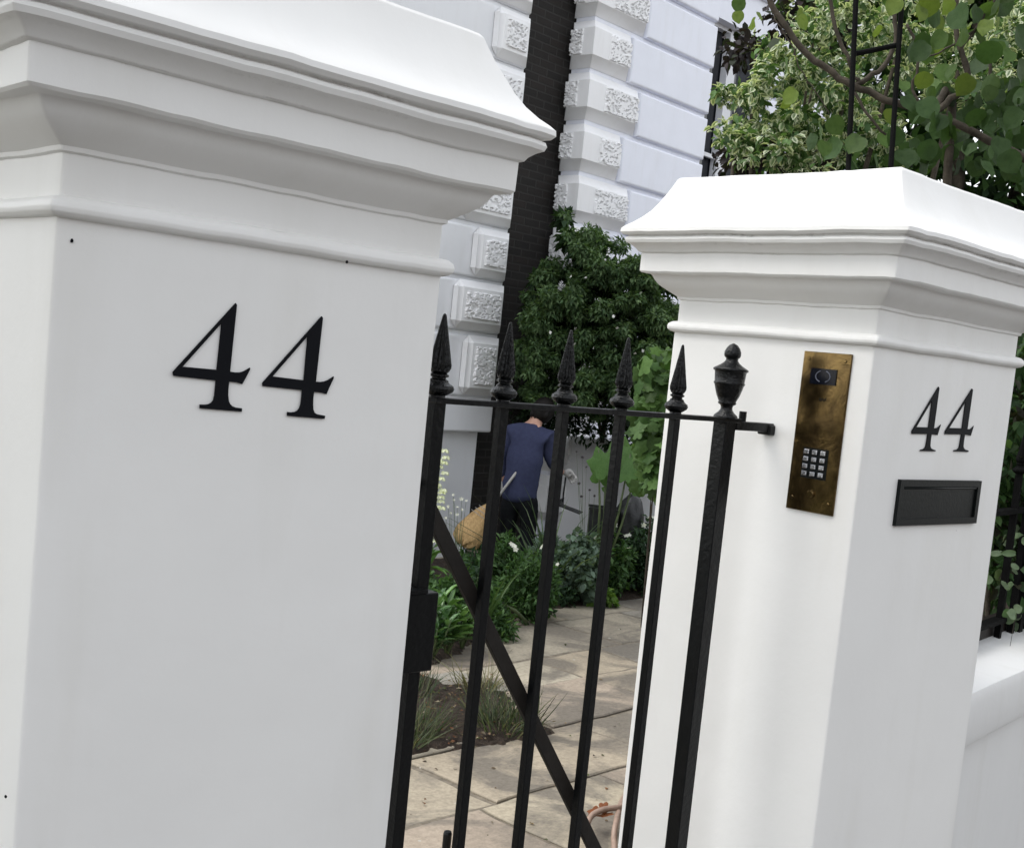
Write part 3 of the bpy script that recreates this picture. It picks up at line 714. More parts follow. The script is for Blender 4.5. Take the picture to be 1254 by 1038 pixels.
for k in range(-7, 8):
    z0 = zbase+cs*k; z1 = z0+cs
    if z1 < GZ+.1 or z0 > ZT-.3: continue
    z0 = max(z0, GZ+.02); wide = (k % 2 == 1); g = .045
    wq = .80 if wide else .585
    t = .11
    q = beveled((RC+OUT*t-HD*t+Z3*(z0+g*.4), HD*(wq+t), HE*(.26+t), Z3*(z1-z0-g)), .10, True, 'quoin', M['quoin'], HR, 1, [OUT, -HD])
    if z0 > -0.2:
        zz0 = z0+g*.4+.105; hh = z1-z0-g-.21; u0 = .155 if not wide else .155
        vermic(RC+OUT*(t-.006)+HD*(u0)+Z3*zz0, HD, Z3, wq-u0-.085, hh, OUT, k+3, q)
        vermic(RC-HD*(t-.006)+HE*(.195)+Z3*zz0, -HE, Z3, .165, hh, -HD, k+20, q)
    e0 = wq+.012; e1 = uwin-.0
    if z0 > wtop-.05: e1 = u_end
    beveled((RC+OUT*.06+HD*e0+Z3*(z0+.014), HD*(e1-e0), HE*.062, Z3*(z1-z0-.056)), .022, False, 'ashlar_block', M['house'], HR, 3, [OUT])
    if z0 <= wtop-.05: beveled((RC+OUT*.06+HD*(uwin+WW)+Z3*(z0+.014), HD*(u_end-uwin-WW), HE*.062, Z3*(z1-z0-.056)), .022, False, 'ashlar_block', M['house'], HR, 3, [OUT])
# window
wb = mr-1.6; WR0 = RC+HD*uwin+HE*.12
mb = MB()
fwid = .09
fst = .50                                                                  # white upright seen about a third across
mb.box(WR0+Z3*wb, HD*.05, HE*.08, Z3*(wtop-wb)); mb.box(WR0+HD*(WW-.05)+Z3*wb, HD*.05, HE*.08, Z3*(wtop-wb))
mb.box(WR0+HD*fst+Z3*wb-HE*.02, HD*.17, HE*.09, Z3*(wtop-wb-.05)); mb.box(WR0+HD*.05+Z3*(wtop-.05), HD*(WW-.1), HE*.08, Z3*.05)
wf = mb.build('window', M['frame'], HR)
mb = MB(); mb.box(WR0+HD*.05+Z3*(mr-.02)+HE*.002, HD*(fst-.05), HE*.05, Z3*.045); mb.box(WR0+HD*(fst+.17)+Z3*(mr-.02)+HE*.002, HD*(WW-.22-fst), HE*.05, Z3*.045); mb.build('meeting_rail', M['frame'], wf)
mb = MB(); mb.box(WR0+HE*.085+Z3*wb, HD*WW, HE*.01, Z3*(wtop-wb)); mb.build('pane', M['glass'], wf)
# brick link wall between the houses
LU = onhouse(625, 250)[0]                                                  # left house's right edge, along the same front
mb = MB(); mb.box((0, 0, 0), (4.5, 0, 0), (0, .3, 0), (0, 0, 8.5))
me = mb.mesh('brick_wall'); bw = bpy.data.objects.new('brick_wall', me); COL.objects.link(bw); me.materials.append(M['brick'])
bw.location = RC+HD*(-3.2)+HE*.27+Z3*GZ; bw.rotation_euler = (0, 0, HA)
prop(bw, 'sooty dark brick wall set back in the gap between the two white houses', 'brick wall')
# ---- left house
LC = RC+HD*LU
HL = empty('stucco_house', tuple(LC+Z3*GZ), 'pale stucco house corner with carved blocks, seen past the large pillar', 'house')
lz = [onhouse(u, v)[1] for u, v in ((649.5, 21.7), (642.7, 90.8), (624, 286), (616, 349), (609, 411), (603, 488))]
csl = (lz[0]-lz[4])/6.0
zpl = onhouse(603, 488)[1]; zband = onhouse(598, 529)[1]
mb = MB(); mb.box(LC+Z3*zband, -HD*5, HE*.9, Z3*(ZT-zband)); mb.build('front_wall', M['house_left'], HL)
mb = MB(); mb.box(LC-HD*.09+HE*.05+Z3*GZ, -HD*4.9, HE*.85, Z3*(zband-GZ-.001)); mb.build('plinth', M['house_left'], HL)
beveled((LC+OUT*.045+Z3*(zband), -HD*4.6, HE*.046, Z3*(zpl-zband-.05)), .018, False, 'plinth_band', M['house_left'], HL, 2, [OUT, HD])
for k in range(0, 12):
    z0 = lz[4]+csl*(k-1); z1 = z0+csl
    if k == 0: z0 = zpl+.0
    if z0 > ZT-.4: break
    wide = (k % 2 == 1); g = .05; wq = .69 if wide else .50; t = .075
    beveled((LC+OUT*.03+Z3*(z0+.01), -HD*4.9, HE*.032, Z3*(z1-z0-.04)), .022, False, 'ashlar_block', M['house_left'], HL, 3, [OUT, HD])
    q = beveled((LC+OUT*(t+.03)-HD*.012+Z3*(z0+g*.5), -HD*(wq-.02), HE*(t+.0), Z3*(z1-z0-g)), .07, False, 'quoin', M['quoin'], HL, 1, [OUT, -HD])
    vermic(LC+OUT*(t+.025)-HD*(wq-.115)+Z3*(z0+g*.5+.10), HD, Z3, wq-.225, z1-z0-g-.20, OUT, k+40, q)

# ---- garden boundary wall inside, running from the house toward the street
g0 = on(693, 531, RC+HE*.0-HD*.35-HE*.05, HE)
gwz = on(695, 532, g0, HE).z
GW = Vector((g0.x, g0.y, 0)); gd = (-HE*1.0+HD*.10).normalized(); gn = Vector((gd.y, -gd.x, 0))
mb = MB(); mb.box(GW+Z3*GZ, gd*5.2, gn*-.22, Z3*(gwz-GZ)); prop(mb.build('garden_wall', M['gwall'], None, False, .012, 2), 'grey-white garden wall behind the person and the flower bed', 'wall')

# ================================================================== PERSON
def skinned(name, joints, edges, radii, mat, parent, sub=2):
    me = bpy.data.meshes.new(name); me.from_pydata([tuple(j) for j in joints], edges, []); me.update()
    o = bpy.data.objects.new(name+'_src', me); COL.objects.link(o)
    md = o.modifiers.new('skin', 'SKIN'); md.use_smooth_shade = True
    for i, r in enumerate(radii):
        sv = me.skin_vertices[0].data[i]; sv.radius = r if hasattr(r, '__len__') else (r, r); sv.use_root = (i == 0)
    s = o.modifiers.new('sub', 'SUBSURF'); s.levels = sub; s.render_levels = sub
    dg = bpy.context.evaluated_depsgraph_get(); m2 = bpy.data.meshes.new_from_object(o.evaluated_get(dg)); m2.name = name
    bpy.data.objects.remove(o); bpy.data.meshes.remove(me); m2.materials.clear()
    return link(name, m2, mat, parent, True)
def rot2(v, a): return Vector((v.x*math.cos(a)-v.y*math.sin(a), v.x*math.sin(a)+v.y*math.cos(a), 0))
PB = at(641, 575, 10.9); PB = Vector((PB.x, PB.y, GZ+.02))
pr_ = rot2(Rh, R_(-12)); pf_ = Vector((-pr_.y, pr_.x, 0))       # person's right and forward (facing away)
def pp(r, f, z): return PB+pr_*r+pf_*f+Z3*z
P = empty('person', tuple(PB), 'person in navy jumper and black trousers bending over the flower bed', 'person')
j = [pp(0, -.02, .84), pp(0, -.01, 1.0), pp(.01, .02, 1.16), pp(.015, .06, 1.285), pp(.03, .115, 1.36), pp(.05, .17, 1.43), pp(.06, .22, 1.49),
     pp(-.165, .06, 1.27), pp(-.215, .06, 1.02), pp(-.20, .10, .80), pp(.19, .08, 1.27), pp(.215, .12, 1.01), pp(.31, .30, .93),
     pp(-.09, -.02, .76), pp(-.095, .02, .42), pp(-.10, -.01, .06), pp(.09, -.02, .76), pp(.095, .03, .42), pp(.10, -.01, .06), pp(-.10, .11, .02), pp(.10, .11, .02)]
e = [(0, 1), (1, 2), (2, 3), (3, 4), (4, 5), (5, 6), (3, 7), (7, 8), (8, 9), (3, 10), (10, 11), (11, 12), (0, 13), (13, 14), (14, 15), (0, 16), (16, 17), (17, 18), (15, 19), (18, 20)]
rd = [.10, .09, .10, .09, .05, .075, .06, .045, .036, .028, .045, .036, .028, .065, .05, .038, .065, .05, .038, .03, .03]
body = skinned('body', j, e, rd, M['skin'], P)
# head: skull with face features merged as one mesh
def ellipsoid(mb, c, rx, ry, rz, ax, ay, az, nu=20, nv=14, fn=None):
    V = []; F = []
    for i in range(nv+1):
        ph = math.pi*i/nv
        for k in range(nu):
            th = 2*math.pi*k/nu; x, y, z = math.sin(ph)*math.cos(th), math.sin(ph)*math.sin(th), math.cos(ph)
            s = fn(x, y, z) if fn else 1
            V.append(Vector(c)+ax*(x*rx*s)+ay*(y*ry*s)+az*(z*rz*s))
    for i in range(nv):
        for k in range(nu): F.append((i*nu+k, (i+1)*nu+k, (i+1)*nu+(k+1) % nu, i*nu+(k+1) % nu))
    mb.add(V, F)
hc = pp(.075, .20, 1.46); hz = (Z3+pf_*.75+pr_*.15).normalized(); hx = pr_; hy = hz.cross(hx)
mb = MB(); ellipsoid(mb, hc, .073, .090, .108, hx, hy, hz, fn=lambda x, y, z: 1-.10*max(0, -z)*(1-abs(x)))
for sx in (-1, 1): ellipsoid(mb, hc+hx*sx*.074-hz*.012, .008, .018, .030, hx, hy, hz, 8, 6)
ellipsoid(mb, hc+hy*.095-hz*.018, .012, .016, .024, hx, hy, hz, 8, 6); ellipsoid(mb, hc+hy*.083-hz*.058, .024, .007, .008, hx, hy, hz, 10, 6)
for sx in (-1, 1): ellipsoid(mb, hc+hx*sx*.030+hy*.080+hz*.004, .012, .008, .008, hx, hy, hz, 8, 6)
mb.build('head', M['skin'], body, True)
mb = MB(); ellipsoid(mb, hc-hy*.014+hz*.016, .104, .114, .132, hx, hy, hz, 28, 20, lambda x, y, z: (1+.05*vnoise(x*6+9, z*5, 2)) if (y < .45 or z > .35) else .86)
for k in range(26):
    a = random.uniform(-1, 1); b0 = hc-hy*.05+hx*a*.07+hz*.02
    mb.tube([b0-hy*.03, b0-hy*.03-hz*.09+hx*a*.012, b0-hy*.012-hz*.13+hx*a*.02], [.012, .009, .002], 5)
mb.build('hair', M['hair'], P, True)
# jumper
jj = [pp(0, -.02, .64), pp(0, -.03, .74), pp(0, -.015, 1.0), pp(.01, .02, 1.15), pp(.012, .055, 1.25), pp(.025, .10, 1.335),
      pp(-.16, .055, 1.265), pp(-.225, .055, 1.03), pp(-.212, .10, .83), pp(.18, .08, 1.265), pp(.222, .115, 1.02), pp(.295, .265, .94)]
je = [(0, 1), (1, 2), (2, 3), (3, 4), (4, 5), (4, 6), (6, 7), (7, 8), (4, 9), (9, 10), (10, 11)]
jr = [(.175, .145), (.178, .15), (.170, .145), (.185, .14), (.150, .12), (.070, .07), .082, .062, .045, .085, .066, .047]
ju = skinned('jumper', jj, je, jr, M['navy'], P)
for v in ju.data.vertices:      # folds in the wool, shoulder slope
    c = v.co-PB; a = c.dot(pr_); f = c.dot(pf_); z = c.z
    d = (vnoise(a*7+z*5, z*8-a*4, 3)-.5)*.026+(vnoise(a*14, z*30+a*26, 4)-.5)*.016*(1.4 if a > .16 or z < .85 else .15)
    v.co += (pr_*a+pf_*(f-.03)).normalized()*d
for nm, jp, rr in (('trousers', [pp(0, -.02, .80), pp(0, -.02, .70), pp(-.085, -.02, .66), pp(-.095, .02, .42), pp(-.10, 0, .08), pp(.085, -.02, .66), pp(.095, .03, .42), pp(.10, 0, .08)], [(.17, .13), (.165, .135), .105, .078, .062, .105, .078, .062]),):
    skinned(nm, jp, [(0, 1), (1, 2), (2, 3), (3, 4), (1, 5), (5, 6), (6, 7)], rr, M['black_cloth'], P)
for s in (-1, 1):
    mb = MB(); ellipsoid(mb, pp(.10*s, .06, .035), .048, .13, .045, pr_, pf_, Z3, 12, 8); mb.build('shoe', M['black_cloth'], P, True)
def glove(wrist, direction, palmn, name='glove'):
    d = Vector(direction).normalized(); n = Vector(palmn); n = (n-d*n.dot(d)).normalized(); s = d.cross(n)
    w = Vector(wrist); J = [w, w+d*.05, w+d*.085]; E_ = [(0, 1), (1, 2)]; Rr_ = [.034, (.052, .032), (.048, .030)]
    for i, (o, l) in enumerate(((-.030, .062), (-.010, .074), (.011, .070), (.031, .055))):
        b0 = len(J); J += [w+d*.090+s*o, w+d*(.090+l*.45)+s*o+n*.012, w+d*(.090+l*.7)+s*o+n*.036, w+d*(.088+l*.72)+s*o+n*.055]
        E_ += [(2, b0), (b0, b0+1), (b0+1, b0+2), (b0+2, b0+3)]; Rr_ += [.016, .015, .014, .012]
    b0 = len(J); J += [w+d*.045-s*.045+n*.01, w+d*.075-s*.055+n*.030, w+d*.095-s*.040+n*.048]; E_ += [(1, b0), (b0, b0+1), (b0+1, b0+2)]; Rr_ += [.014, .012, .010]
    return skinned(name, J, E_, Rr_, M['glove'], P, 1)
glove(pp(.305, .285, .955), pr_*.9+pf_*.3-Z3*.55, -pf_-Z3*.3)
glove(pp(-.205, .10, .82), -Z3*.9+pf_*.2, pf_)
# broom held low in the left hand, head sticking out behind
bh = at(604, 616, 10.75); bt = at(571, 660, 10.72); hd2 = at(640, 596, 10.9)
BR = empty('broom', tuple(bt), 'straw besom broom held in the left hand beside the person', 'broom')
ax = (bt-bh); Lb = ax.length; ax.normalize(); sx = ax.cross(Fv).normalized(); sy = ax.cross(sx)
mb = MB(); prf = [(.018, 0), (.040, .03), (.062, .07), (.085, .12), (.104, .18), (.118, .25), (.128, .30), (.126, .34), (.112, .365), (.085, .385), (.04, .40)]
V = []; nn = 40
for r, t in prf:
    for k in range(nn):
        a = 2*math.pi*k/nn; rr = r*(1+.06*math.sin(k*2.9)+.04*math.sin(k*7.3)); tt = t*Lb/.36*1.02
        if t > .34: tt += .02*math.sin(k*5.1)
        V.append(bh+ax*tt+sx*(rr*math.cos(a))+sy*(rr*.42*math.sin(a)))
n_ = len(prf); mb.add(V, [(i*nn+k, i*nn+(k+1) % nn, (i+1)*nn+(k+1) % nn, (i+1)*nn+k) for i in range(n_-1) for k in range(nn)]+[tuple(range(nn-1, -1, -1)), tuple((n_-1)*nn+k for k in range(nn))])
bhd = mb.build('broom_head', M['straw'], BR, True)
mb = MB()
for i in range(420):
    a = random.uniform(0, 2*math.pi); q0 = random.uniform(.3, .7); r1 = .126*math.sqrt(random.random())*1.02
    s1 = bh+ax*(Lb*q0)+sx*(r1*.75*math.cos(a))+sy*(r1*.34*math.sin(a)); s2 = bh+ax*(Lb*random.uniform(.98, 1.08))+sx*(r1*math.cos(a)*1.05)+sy*(r1*.42*math.sin(a))
    mb.tube([s1, s2], [.0022, .0012], 3, False)
mb.build('bristles', M['straw'], BR)
mb = MB()
for t in (.22, .31, .40):
    r = .050+t*.17; pts = [bh+ax*(Lb*t)+sx*(r*1.02*math.cos(a))+sy*(r*.45*math.sin(a)) for a in [2*math.pi*k/24 for k in range(25)]]; mb.tube(pts, .003, 5)
mb.build('binding', M['grey_handle'], BR)
mb = MB(); mb.tube([bh+ax*.02, bh-ax*.20, bh-ax*.42], [.014, .013, .013], 10); mb.build('handle', M['grey_handle'], BR, True)
# scoop held in the right hand
sc = at(700, 622, 11.15); S = MB(); S.box(sc-Vector(pr_)*.12, pr_*.20+Z3*-.05, pf_*.16, Z3*.012); S.box(sc-pr_*.12, pr_*.012, pf_*.16, Z3*.07); S.tube([sc-pr_*.10+pf_*.06+Z3*.04, sc-pr_*.09+pf_*.0+Z3*.12, pp(.335, .29, .90)], .009, 8)
prop(S.build('dustpan', M['bag'], None, False, .003, 1), 'black dustpan hanging from the gloved right hand', 'dustpan')

# ================================================================== THINGS IN THE GARDEN
def crate():
    c = at(739, 633, 10.8); z = GZ+.02; top = c.z+.07
    mb = MB(); a = Vector((c.x, c.y, 0)); h = .30
    root = empty('planter', (c.x, c.y, z), 'square black plastic planter standing by the garden wall', 'planter')
    dd = Rh*.26; ff = Vector((Fv.x, Fv.y, 0)).normalized()*.24
    o = a-dd/2-ff/2
    for (p, q, r) in ((o, dd, ff*.06), (o+ff*.94, dd, ff*.06), (o+ff*.06, dd*.06, ff*.88), (o+dd*.94+ff*.06, dd*.06, ff*.88)): mb.box(p+Z3*z, q, r, Z3*(top-z))
    mb.box(o+dd*.06+ff*.06+Z3*z, dd*.88, ff*.88, Z3*(top-z-.04)); mb.build('box', M['bag'], root)
    mb = MB(); mb.box(o-dd*.04-ff*.04+Z3*(top-.0), dd*1.08, ff*.08, Z3*.02); mb.box(o-dd*.04+ff*.96+Z3*top, dd*1.08, ff*.08, Z3*.02); mb.build('rim', M['bag'], root)
crate()
c = at(772, 628, 10.9); mb = MB(); hh = (c.z+.12)-GZ
ellipsoid(mb, (c.x, c.y, GZ+hh*.47), .17, .15, hh*.53, Vector((1, 0, 0)), Vector((0, 1, 0)), Z3, 30, 22, lambda x, y, z: 1+.16*(vnoise(x*4+7, z*4+y*3, 9)-.5)+(.10 if abs(z) > .6 else 0))
prop(mb.build('rubbish_sack', M['bag'], None, True), 'bulging black sack beside the square planter under the vine', 'sack')
# hose
hp = [(716, 1003, .02), (722, 1012, .06), (728, 1028, .06), (733, 1042, .02), (742, 1060, .01), (762, 1066, .01), (775, 1045, .03), (770, 1010, .10), (752, 990, .15), (735, 996, .13), (724, 1010, .10), (722, 1032, .06), (738, 1058, .02)]
def hosepts(offs, m=7):
    ctrl = [onz(u, v, GZ+h+.012) for u, v, h in offs]; out = []
    for i in range(len(ctrl)-1):
        p0, p1, p2, p3 = ctrl[max(0, i-1)], ctrl[i], ctrl[i+1], ctrl[min(len(ctrl)-1, i+2)]
        for k in range(m):
            t = k/m; out.append(.5*((2*p1)+(p2-p0)*t+(2*p0-5*p1+4*p2-p3)*t*t+(3*p1-p0-3*p2+p3)*t*t*t))
    return out+[ctrl[-1]]
mb = MB()
mb.tube(hosepts([(800, 1000, .10), (775, 984, .10), (757, 988, .10), (738, 991, .10), (724, 999, .08), (719, 1015, .05), (726, 1036, .02), (738, 1064, .005), (790, 1078, .005), (860, 1050, .01)]), .0125, 10)
mb.tube(hosepts([(790, 962, .02), (772, 968, .04), (762, 980, .08), (755, 1004, .08), (752, 1030, .03), (760, 1062, .005), (800, 1090, .005)]), .0125, 10)
mb.tube(hosepts([(795, 975, .03), (776, 992, .06), (766, 1010, .06), (764, 1036, .03), (772, 1066, .005)]), .0125, 10)
prop(mb.build('garden_hose', M['hose'], None, True), 'loops of pale brown garden hose lying on the paving by the gate', 'hose')
q = onz(722, 996, GZ+.09); o = leaves('dead_leaf', [tuple(q), tuple(q+Rh*.03), tuple(q+Rh*.06+Z3*.01)], [(1, .2, .3), (.8, -.5, .2), (.5, .6, .3)], [(0, 0, 1), (.3, 0, 1), (0, .4, 1)], .085, .06, (.20, .07, .03), 'lobed', M['leaf'], None); prop(o, 'curled rusty dead leaf caught on the hose', 'dead leaf')
q = onz(545, 1052, GZ); top = on(545, 1016, q, (Fv.x, Fv.y, 0)).z
mb = MB(); mb.tube([(q.x, q.y, GZ-.03), (q.x, q.y, top-.012), (q.x, q.y, top-.003), (q.x, q.y, top)], [.017, .017, .014, .006], 14)
prop(mb.build('gate_stop', M['iron'], None), 'short black iron peg standing up from the paving', 'gate stop')

# ================================================================== PLANTS
def plantroot(name, p, label, cat, group=None): return empty(name, (p[0], p[1], GZ+.02), label, cat, group)
def gpt(u, v, d):
    p = at(u, v, d); return p
DG = [(.022, .055, .018), (.030, .075, .022), (.016, .040, .016), (.045, .10, .030)]
# big dark climber in front of the right house corner
def climber():
    c = at(742, 385, 11.35); root = plantroot('jasmine_bush', c, 'large dark green climbing bush over the brick gap and house corner', 'bush')
    px = 11.35/FPX
    cs_ = []; rr = []; nn = []
    spec = [(690, 345, 34), (730, 312, 34), (770, 330, 32), (800, 360, 34), (700, 395, 44), (745, 365, 50), (790, 400, 46), (680, 440, 34), (720, 440, 44), (765, 440, 44), (805, 430, 36), (665, 375, 26), (655, 415, 20), (700, 478, 30), (810, 470, 26), (725, 296, 12), (815, 395, 26), (690, 262, 6), (692, 290, 10), (645, 450, 18), (660, 475, 18), (740, 480, 34), (780, 480, 34)]
    for (u, v, r) in spec:
        for k in range(max(2, int(r*.36))):
            a = random.uniform(0, 6.28); s = r*math.sqrt(random.random())*.95
            p = at(u+s*math.cos(a), v+s*math.sin(a), 11.35+random.uniform(-.35, .30)); cs_.append(tuple(p)); b = random.uniform(9, 17)*px
            if r < 12: b *= .5
            rr.append((b, b, b*.7)); nn.append(int(190 if r > 12 else 20))
    bush(root, cs_, rr, [int(x*1.35) for x in nn], .056, .020, [(.085, .145, .065), (.11, .18, .08), (.06, .11, .05), (.145, .215, .105)], 'kite', 'leaf', droop=.7)
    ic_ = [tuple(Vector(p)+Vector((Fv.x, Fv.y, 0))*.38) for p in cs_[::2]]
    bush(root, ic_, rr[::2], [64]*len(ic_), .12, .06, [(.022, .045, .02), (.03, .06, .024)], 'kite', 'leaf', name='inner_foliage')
    branchy(root, (at(742, 500, 12.1).x, at(742, 500, 12.1).y, .9), [at(720, 400, 12.0), at(760, 400, 12.0), at(735, 350, 12.0)], .02, 'stem')
    n = 26; fp = [tuple(at(random.uniform(675, 800), random.uniform(310, 440), 11.0+random.uniform(-.1, .3))) for _ in range(n)]
    leaves('blossom', fp, unit(n), unit(n)+np.array([-.6, -.6, .5]), .035, .035, (.75, .78, .70), 'kite', M['petal'], root)
climber()
# dark evergreen mass behind the person, under the climber
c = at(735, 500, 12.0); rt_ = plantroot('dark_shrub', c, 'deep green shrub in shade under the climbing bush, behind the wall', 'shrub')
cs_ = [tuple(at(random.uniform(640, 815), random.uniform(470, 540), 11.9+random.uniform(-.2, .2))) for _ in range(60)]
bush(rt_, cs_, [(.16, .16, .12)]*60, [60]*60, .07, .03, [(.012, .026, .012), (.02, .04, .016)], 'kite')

# vine with large pale leaves hanging at the right
def vine():
    c = at(805, 510, 9.0); root = plantroot('vine', c, 'vine with big bright lobed leaves hanging beside the white pillar', 'vine')
    n = 420; pos = []
    for k in range(n):
        v = random.uniform(425, 600); u = random.gauss(812-(v-430)*.05, 17 if v < 560 else 11)
        u = max(782, u)
        pos.append(tuple(at(u, v, 9.0+random.uniform(-.35, .35))))
    leaves('foliage', pos, unit(n)*.8+np.array([-.2, -.2, -.8]), unit(n)*.9+np.array([-.6, -.5, .6]), RNG.uniform(.07, .17, n), RNG.uniform(.07, .18, n), colvar(n, [(.07, .13, .035), (.09, .16, .05), (.045, .095, .025), (.11, .19, .07)], .25), 'lobed', M['leaf'], root)
    branchy(root, (c.x+.2, c.y+.1, GZ), [at(810, 430, 9), at(800, 560, 9), at(825, 480, 9)], .008, 'stem')
vine()
def marrow():
    c = at(742, 585, 10.2); root = plantroot('marrow_plant', c, 'upright plant with one broad bright leaf against the garden wall', 'plant')
    spec = [(752, 552, .36, .36), (733, 560, .30, .28), (772, 566, .30, .28), (742, 572, .26, .26), (778, 590, .22, .22), (764, 548, .28, .25), (745, 600, .17, .15)]
    n = len(spec); pos = [tuple(at(u, v-10, 10.2+random.uniform(-.1, .1))) for u, v, _, _ in spec]
    leaves('foliage', pos, unit(n)*.35+np.array([-.1, -.2, -.9]), unit(n)*.3+np.array([-.6, -.6, .7]), np.array([s[2] for s in spec]), np.array([s[3] for s in spec]), colvar(n, [(.07, .15, .04), (.09, .18, .05)], .1), 'lobed', M['leaf'], root)
    mb = MB(); b = Vector((c.x, c.y, GZ))
    for p in pos: mb.tube([b, b.lerp(Vector(p), .6)+Rh*.03, Vector(p)+Z3*.0], [.012, .010, .006], 6)
    mb.build('stem', M['stem'], root, True)
marrow()

# the low planting behind the paving
def gp(u, v):                        # ground point under a base pixel
    return onz(u, v, GZ+.02)
def low_shrub(u, v, w_, h_, n, L, W, pal, label, kind='kite', c2=None, flowers=0, fl=.035, mat='leaf', droop=.1, name='low_shrub', cat='shrub', dens=1):
    b = gp(u, v); d = (b-CAM).dot(Fv); px = d/FPX; root = plantroot(name, b, label, cat)
    rw_, rh_ = w_*px/2, h_*px*1.22
    k = 26; cs_ = []; rr = []
    for i in range(k):
        a = random.uniform(0, 6.28); s = math.sqrt(random.random()); zz = rh_*random.uniform(.15, .86)*(1-.35*s)
        cs_.append((b.x+math.cos(a)*s*rw_*.85, b.y+math.sin(a)*s*rw_*.85, GZ+zz)); rr.append((rw_*.30, rw_*.30, rh_*.17))
    bush(root, cs_, rr, [int(n/k)]*k, L, W, pal, kind, mat, c2, droop)
    mb = MB(); 
    for i in range(0, k, 2): mb.tube([b+Z3*-.03, b.lerp(Vector(cs_[i]), .5)+Z3*.02, cs_[i]], [.006, .005, .003], 5)
    mb.build('stem', M['stem'], root, True)
    if flowers:
        fp = []
        for i in range(flowers):
            a = random.uniform(0, 6.28); s = math.sqrt(random.random()); fp.append((b.x+math.cos(a)*s*rw_, b.y+math.sin(a)*s*rw_, GZ+rh_*random.uniform(.75, 1.08)*(1-.3*s)))
        flower_heads(fp, fl, root)
    return root
def flower_heads(fp, size, root, col=(.80, .80, .76)):
    for p in fp:
        nrm = Vector((random.gauss(-.5, .3), random.gauss(-.5, .3), random.gauss(.6, .25))).normalized(); t = nrm.orthogonal().normalized(); b_ = nrm.cross(t)
        D = [tuple(t*math.cos(2*math.pi*k/5)+b_*math.sin(2*math.pi*k/5)+nrm*.25) for k in range(5)]; sc_ = random.uniform(.6, 1.1)*size
        leaves('flower', [tuple(p)]*5, D, [tuple(nrm)]*5, np.full(5, sc_*.6), np.full(5, sc_*.5), col, 'oval', M['leaf'], root)
G1 = [(.055, .115, .04), (.075, .15, .05), (.04, .085, .03), (.10, .18, .07)]
G2 = [(.11, .165, .12), (.14, .20, .155), (.08, .125, .085), (.18, .25, .20)]
G3 = [(.04, .08, .042), (.055, .105, .055), (.03, .06, .03)]
low_shrub(640, 752, 82, 88, 2600, .055, .022, G1, 'bushy mid green shrub dotted with white flowers, left in the far bed', flowers=6, fl=.045)
low_shrub(612, 735, 60, 82, 1500, .06, .022, G1, 'leafy green plant behind the white-flowered shrub, below the broom')
low_shrub(668, 725, 60, 70, 1500, .07, .05, G2, 'grey-green soft leaved plant in front of the person', kind='oval', flowers=3, fl=.04)
low_shrub(700, 735, 64, 84, 1800, .07, .05, G2, 'silvery broad leaved plant in the middle of the far bed', kind='oval')
low_shrub(738, 728, 62, 80, 1900, .06, .028, G1, 'green plant with a cluster of white blooms on top, below the square planter', flowers=8, fl=.055)
low_shrub(786, 722, 66, 90, 2400, .06, .026, G3, 'dark leafy plant at the right end of the far bed, by the sack', flowers=6, fl=.045)
low_shrub(822, 724, 60, 95, 1500, .06, .026, G3, 'dark leafy plant just behind the intercom pillar edge')
low_shrub(735, 737, 36, 22, 420, .06, .04, [(.14, .24, .05), (.10, .20, .04)], 'low lime green plant spilling toward the paving edge', kind='oval')
low_shrub(690, 737, 40, 22, 350, .05, .02, G3, 'small dark ground plant on bare soil behind the paving')
# ground-hugging cover between them
n = 5200; ps = []
while len(ps) < n:
    u, v = random.uniform(560, 850), random.uniform(655, 735); q = onz(u, v, GZ+.02)
    if q.y < 8.4 and inside(q.x, q.y, far_bed): ps.append((q.x, q.y, GZ+random.uniform(.03, .22)))
leaves('ground_cover', ps, unit(n)+np.array([0, 0, .5]), unit(n)*.5+np.array([0, 0, 1]), RNG.uniform(.04, .09, n), RNG.uniform(.02, .045, n), colvar(n, G1+G3), 'kite', M['leaf'], None)
prop(bpy.data.objects['ground_cover'], 'mixed low green leaves filling the far flower bed', 'ground cover', kind='stuff')
# strappy clumps
def blades(root, b, n, h, w_, spread, pal, name='foliage', lean=(0, 0)):
    b = Vector(b); pos = []; d = []
    for i in range(n):
        a = random.uniform(0, 6.28); s = random.random(); pos.append((b.x+math.cos(a)*.05*s*spread*4, b.y+math.sin(a)*.05*s*spread*4, b.z))
        d.append((math.cos(a)*spread*s+lean[0], math.sin(a)*spread*s+lean[1], 1))
    d = np.array(d); nr = np.stack([-d[:, 0], -d[:, 1], d[:, 0]**2+d[:, 1]**2+.05], 1)+unit(n)*.08
    leaves(name, pos, d, -nr*-1, h*RNG.uniform(.55, 1.1, n), w_, colvar(n, pal), 'blade', M['leaf'], root)
b = gp(668, 728); r_ = plantroot('iris_clump', b, 'clump of long arching grey-green sword leaves in front of the trousers', 'plant'); blades(r_, b, 40, 1.05, .020, .8, [(.08, .12, .06), (.13, .17, .10), (.05, .08, .04)])
b = gp(592, 774); r_ = plantroot('strap_plant', b, 'tall strap-leaved plant behind the diagonal brace, below the broom', 'plant'); blades(r_, b, 14, .55, .022, .22, [(.07, .12, .05), (.05, .09, .04), (.10, .15, .07)])
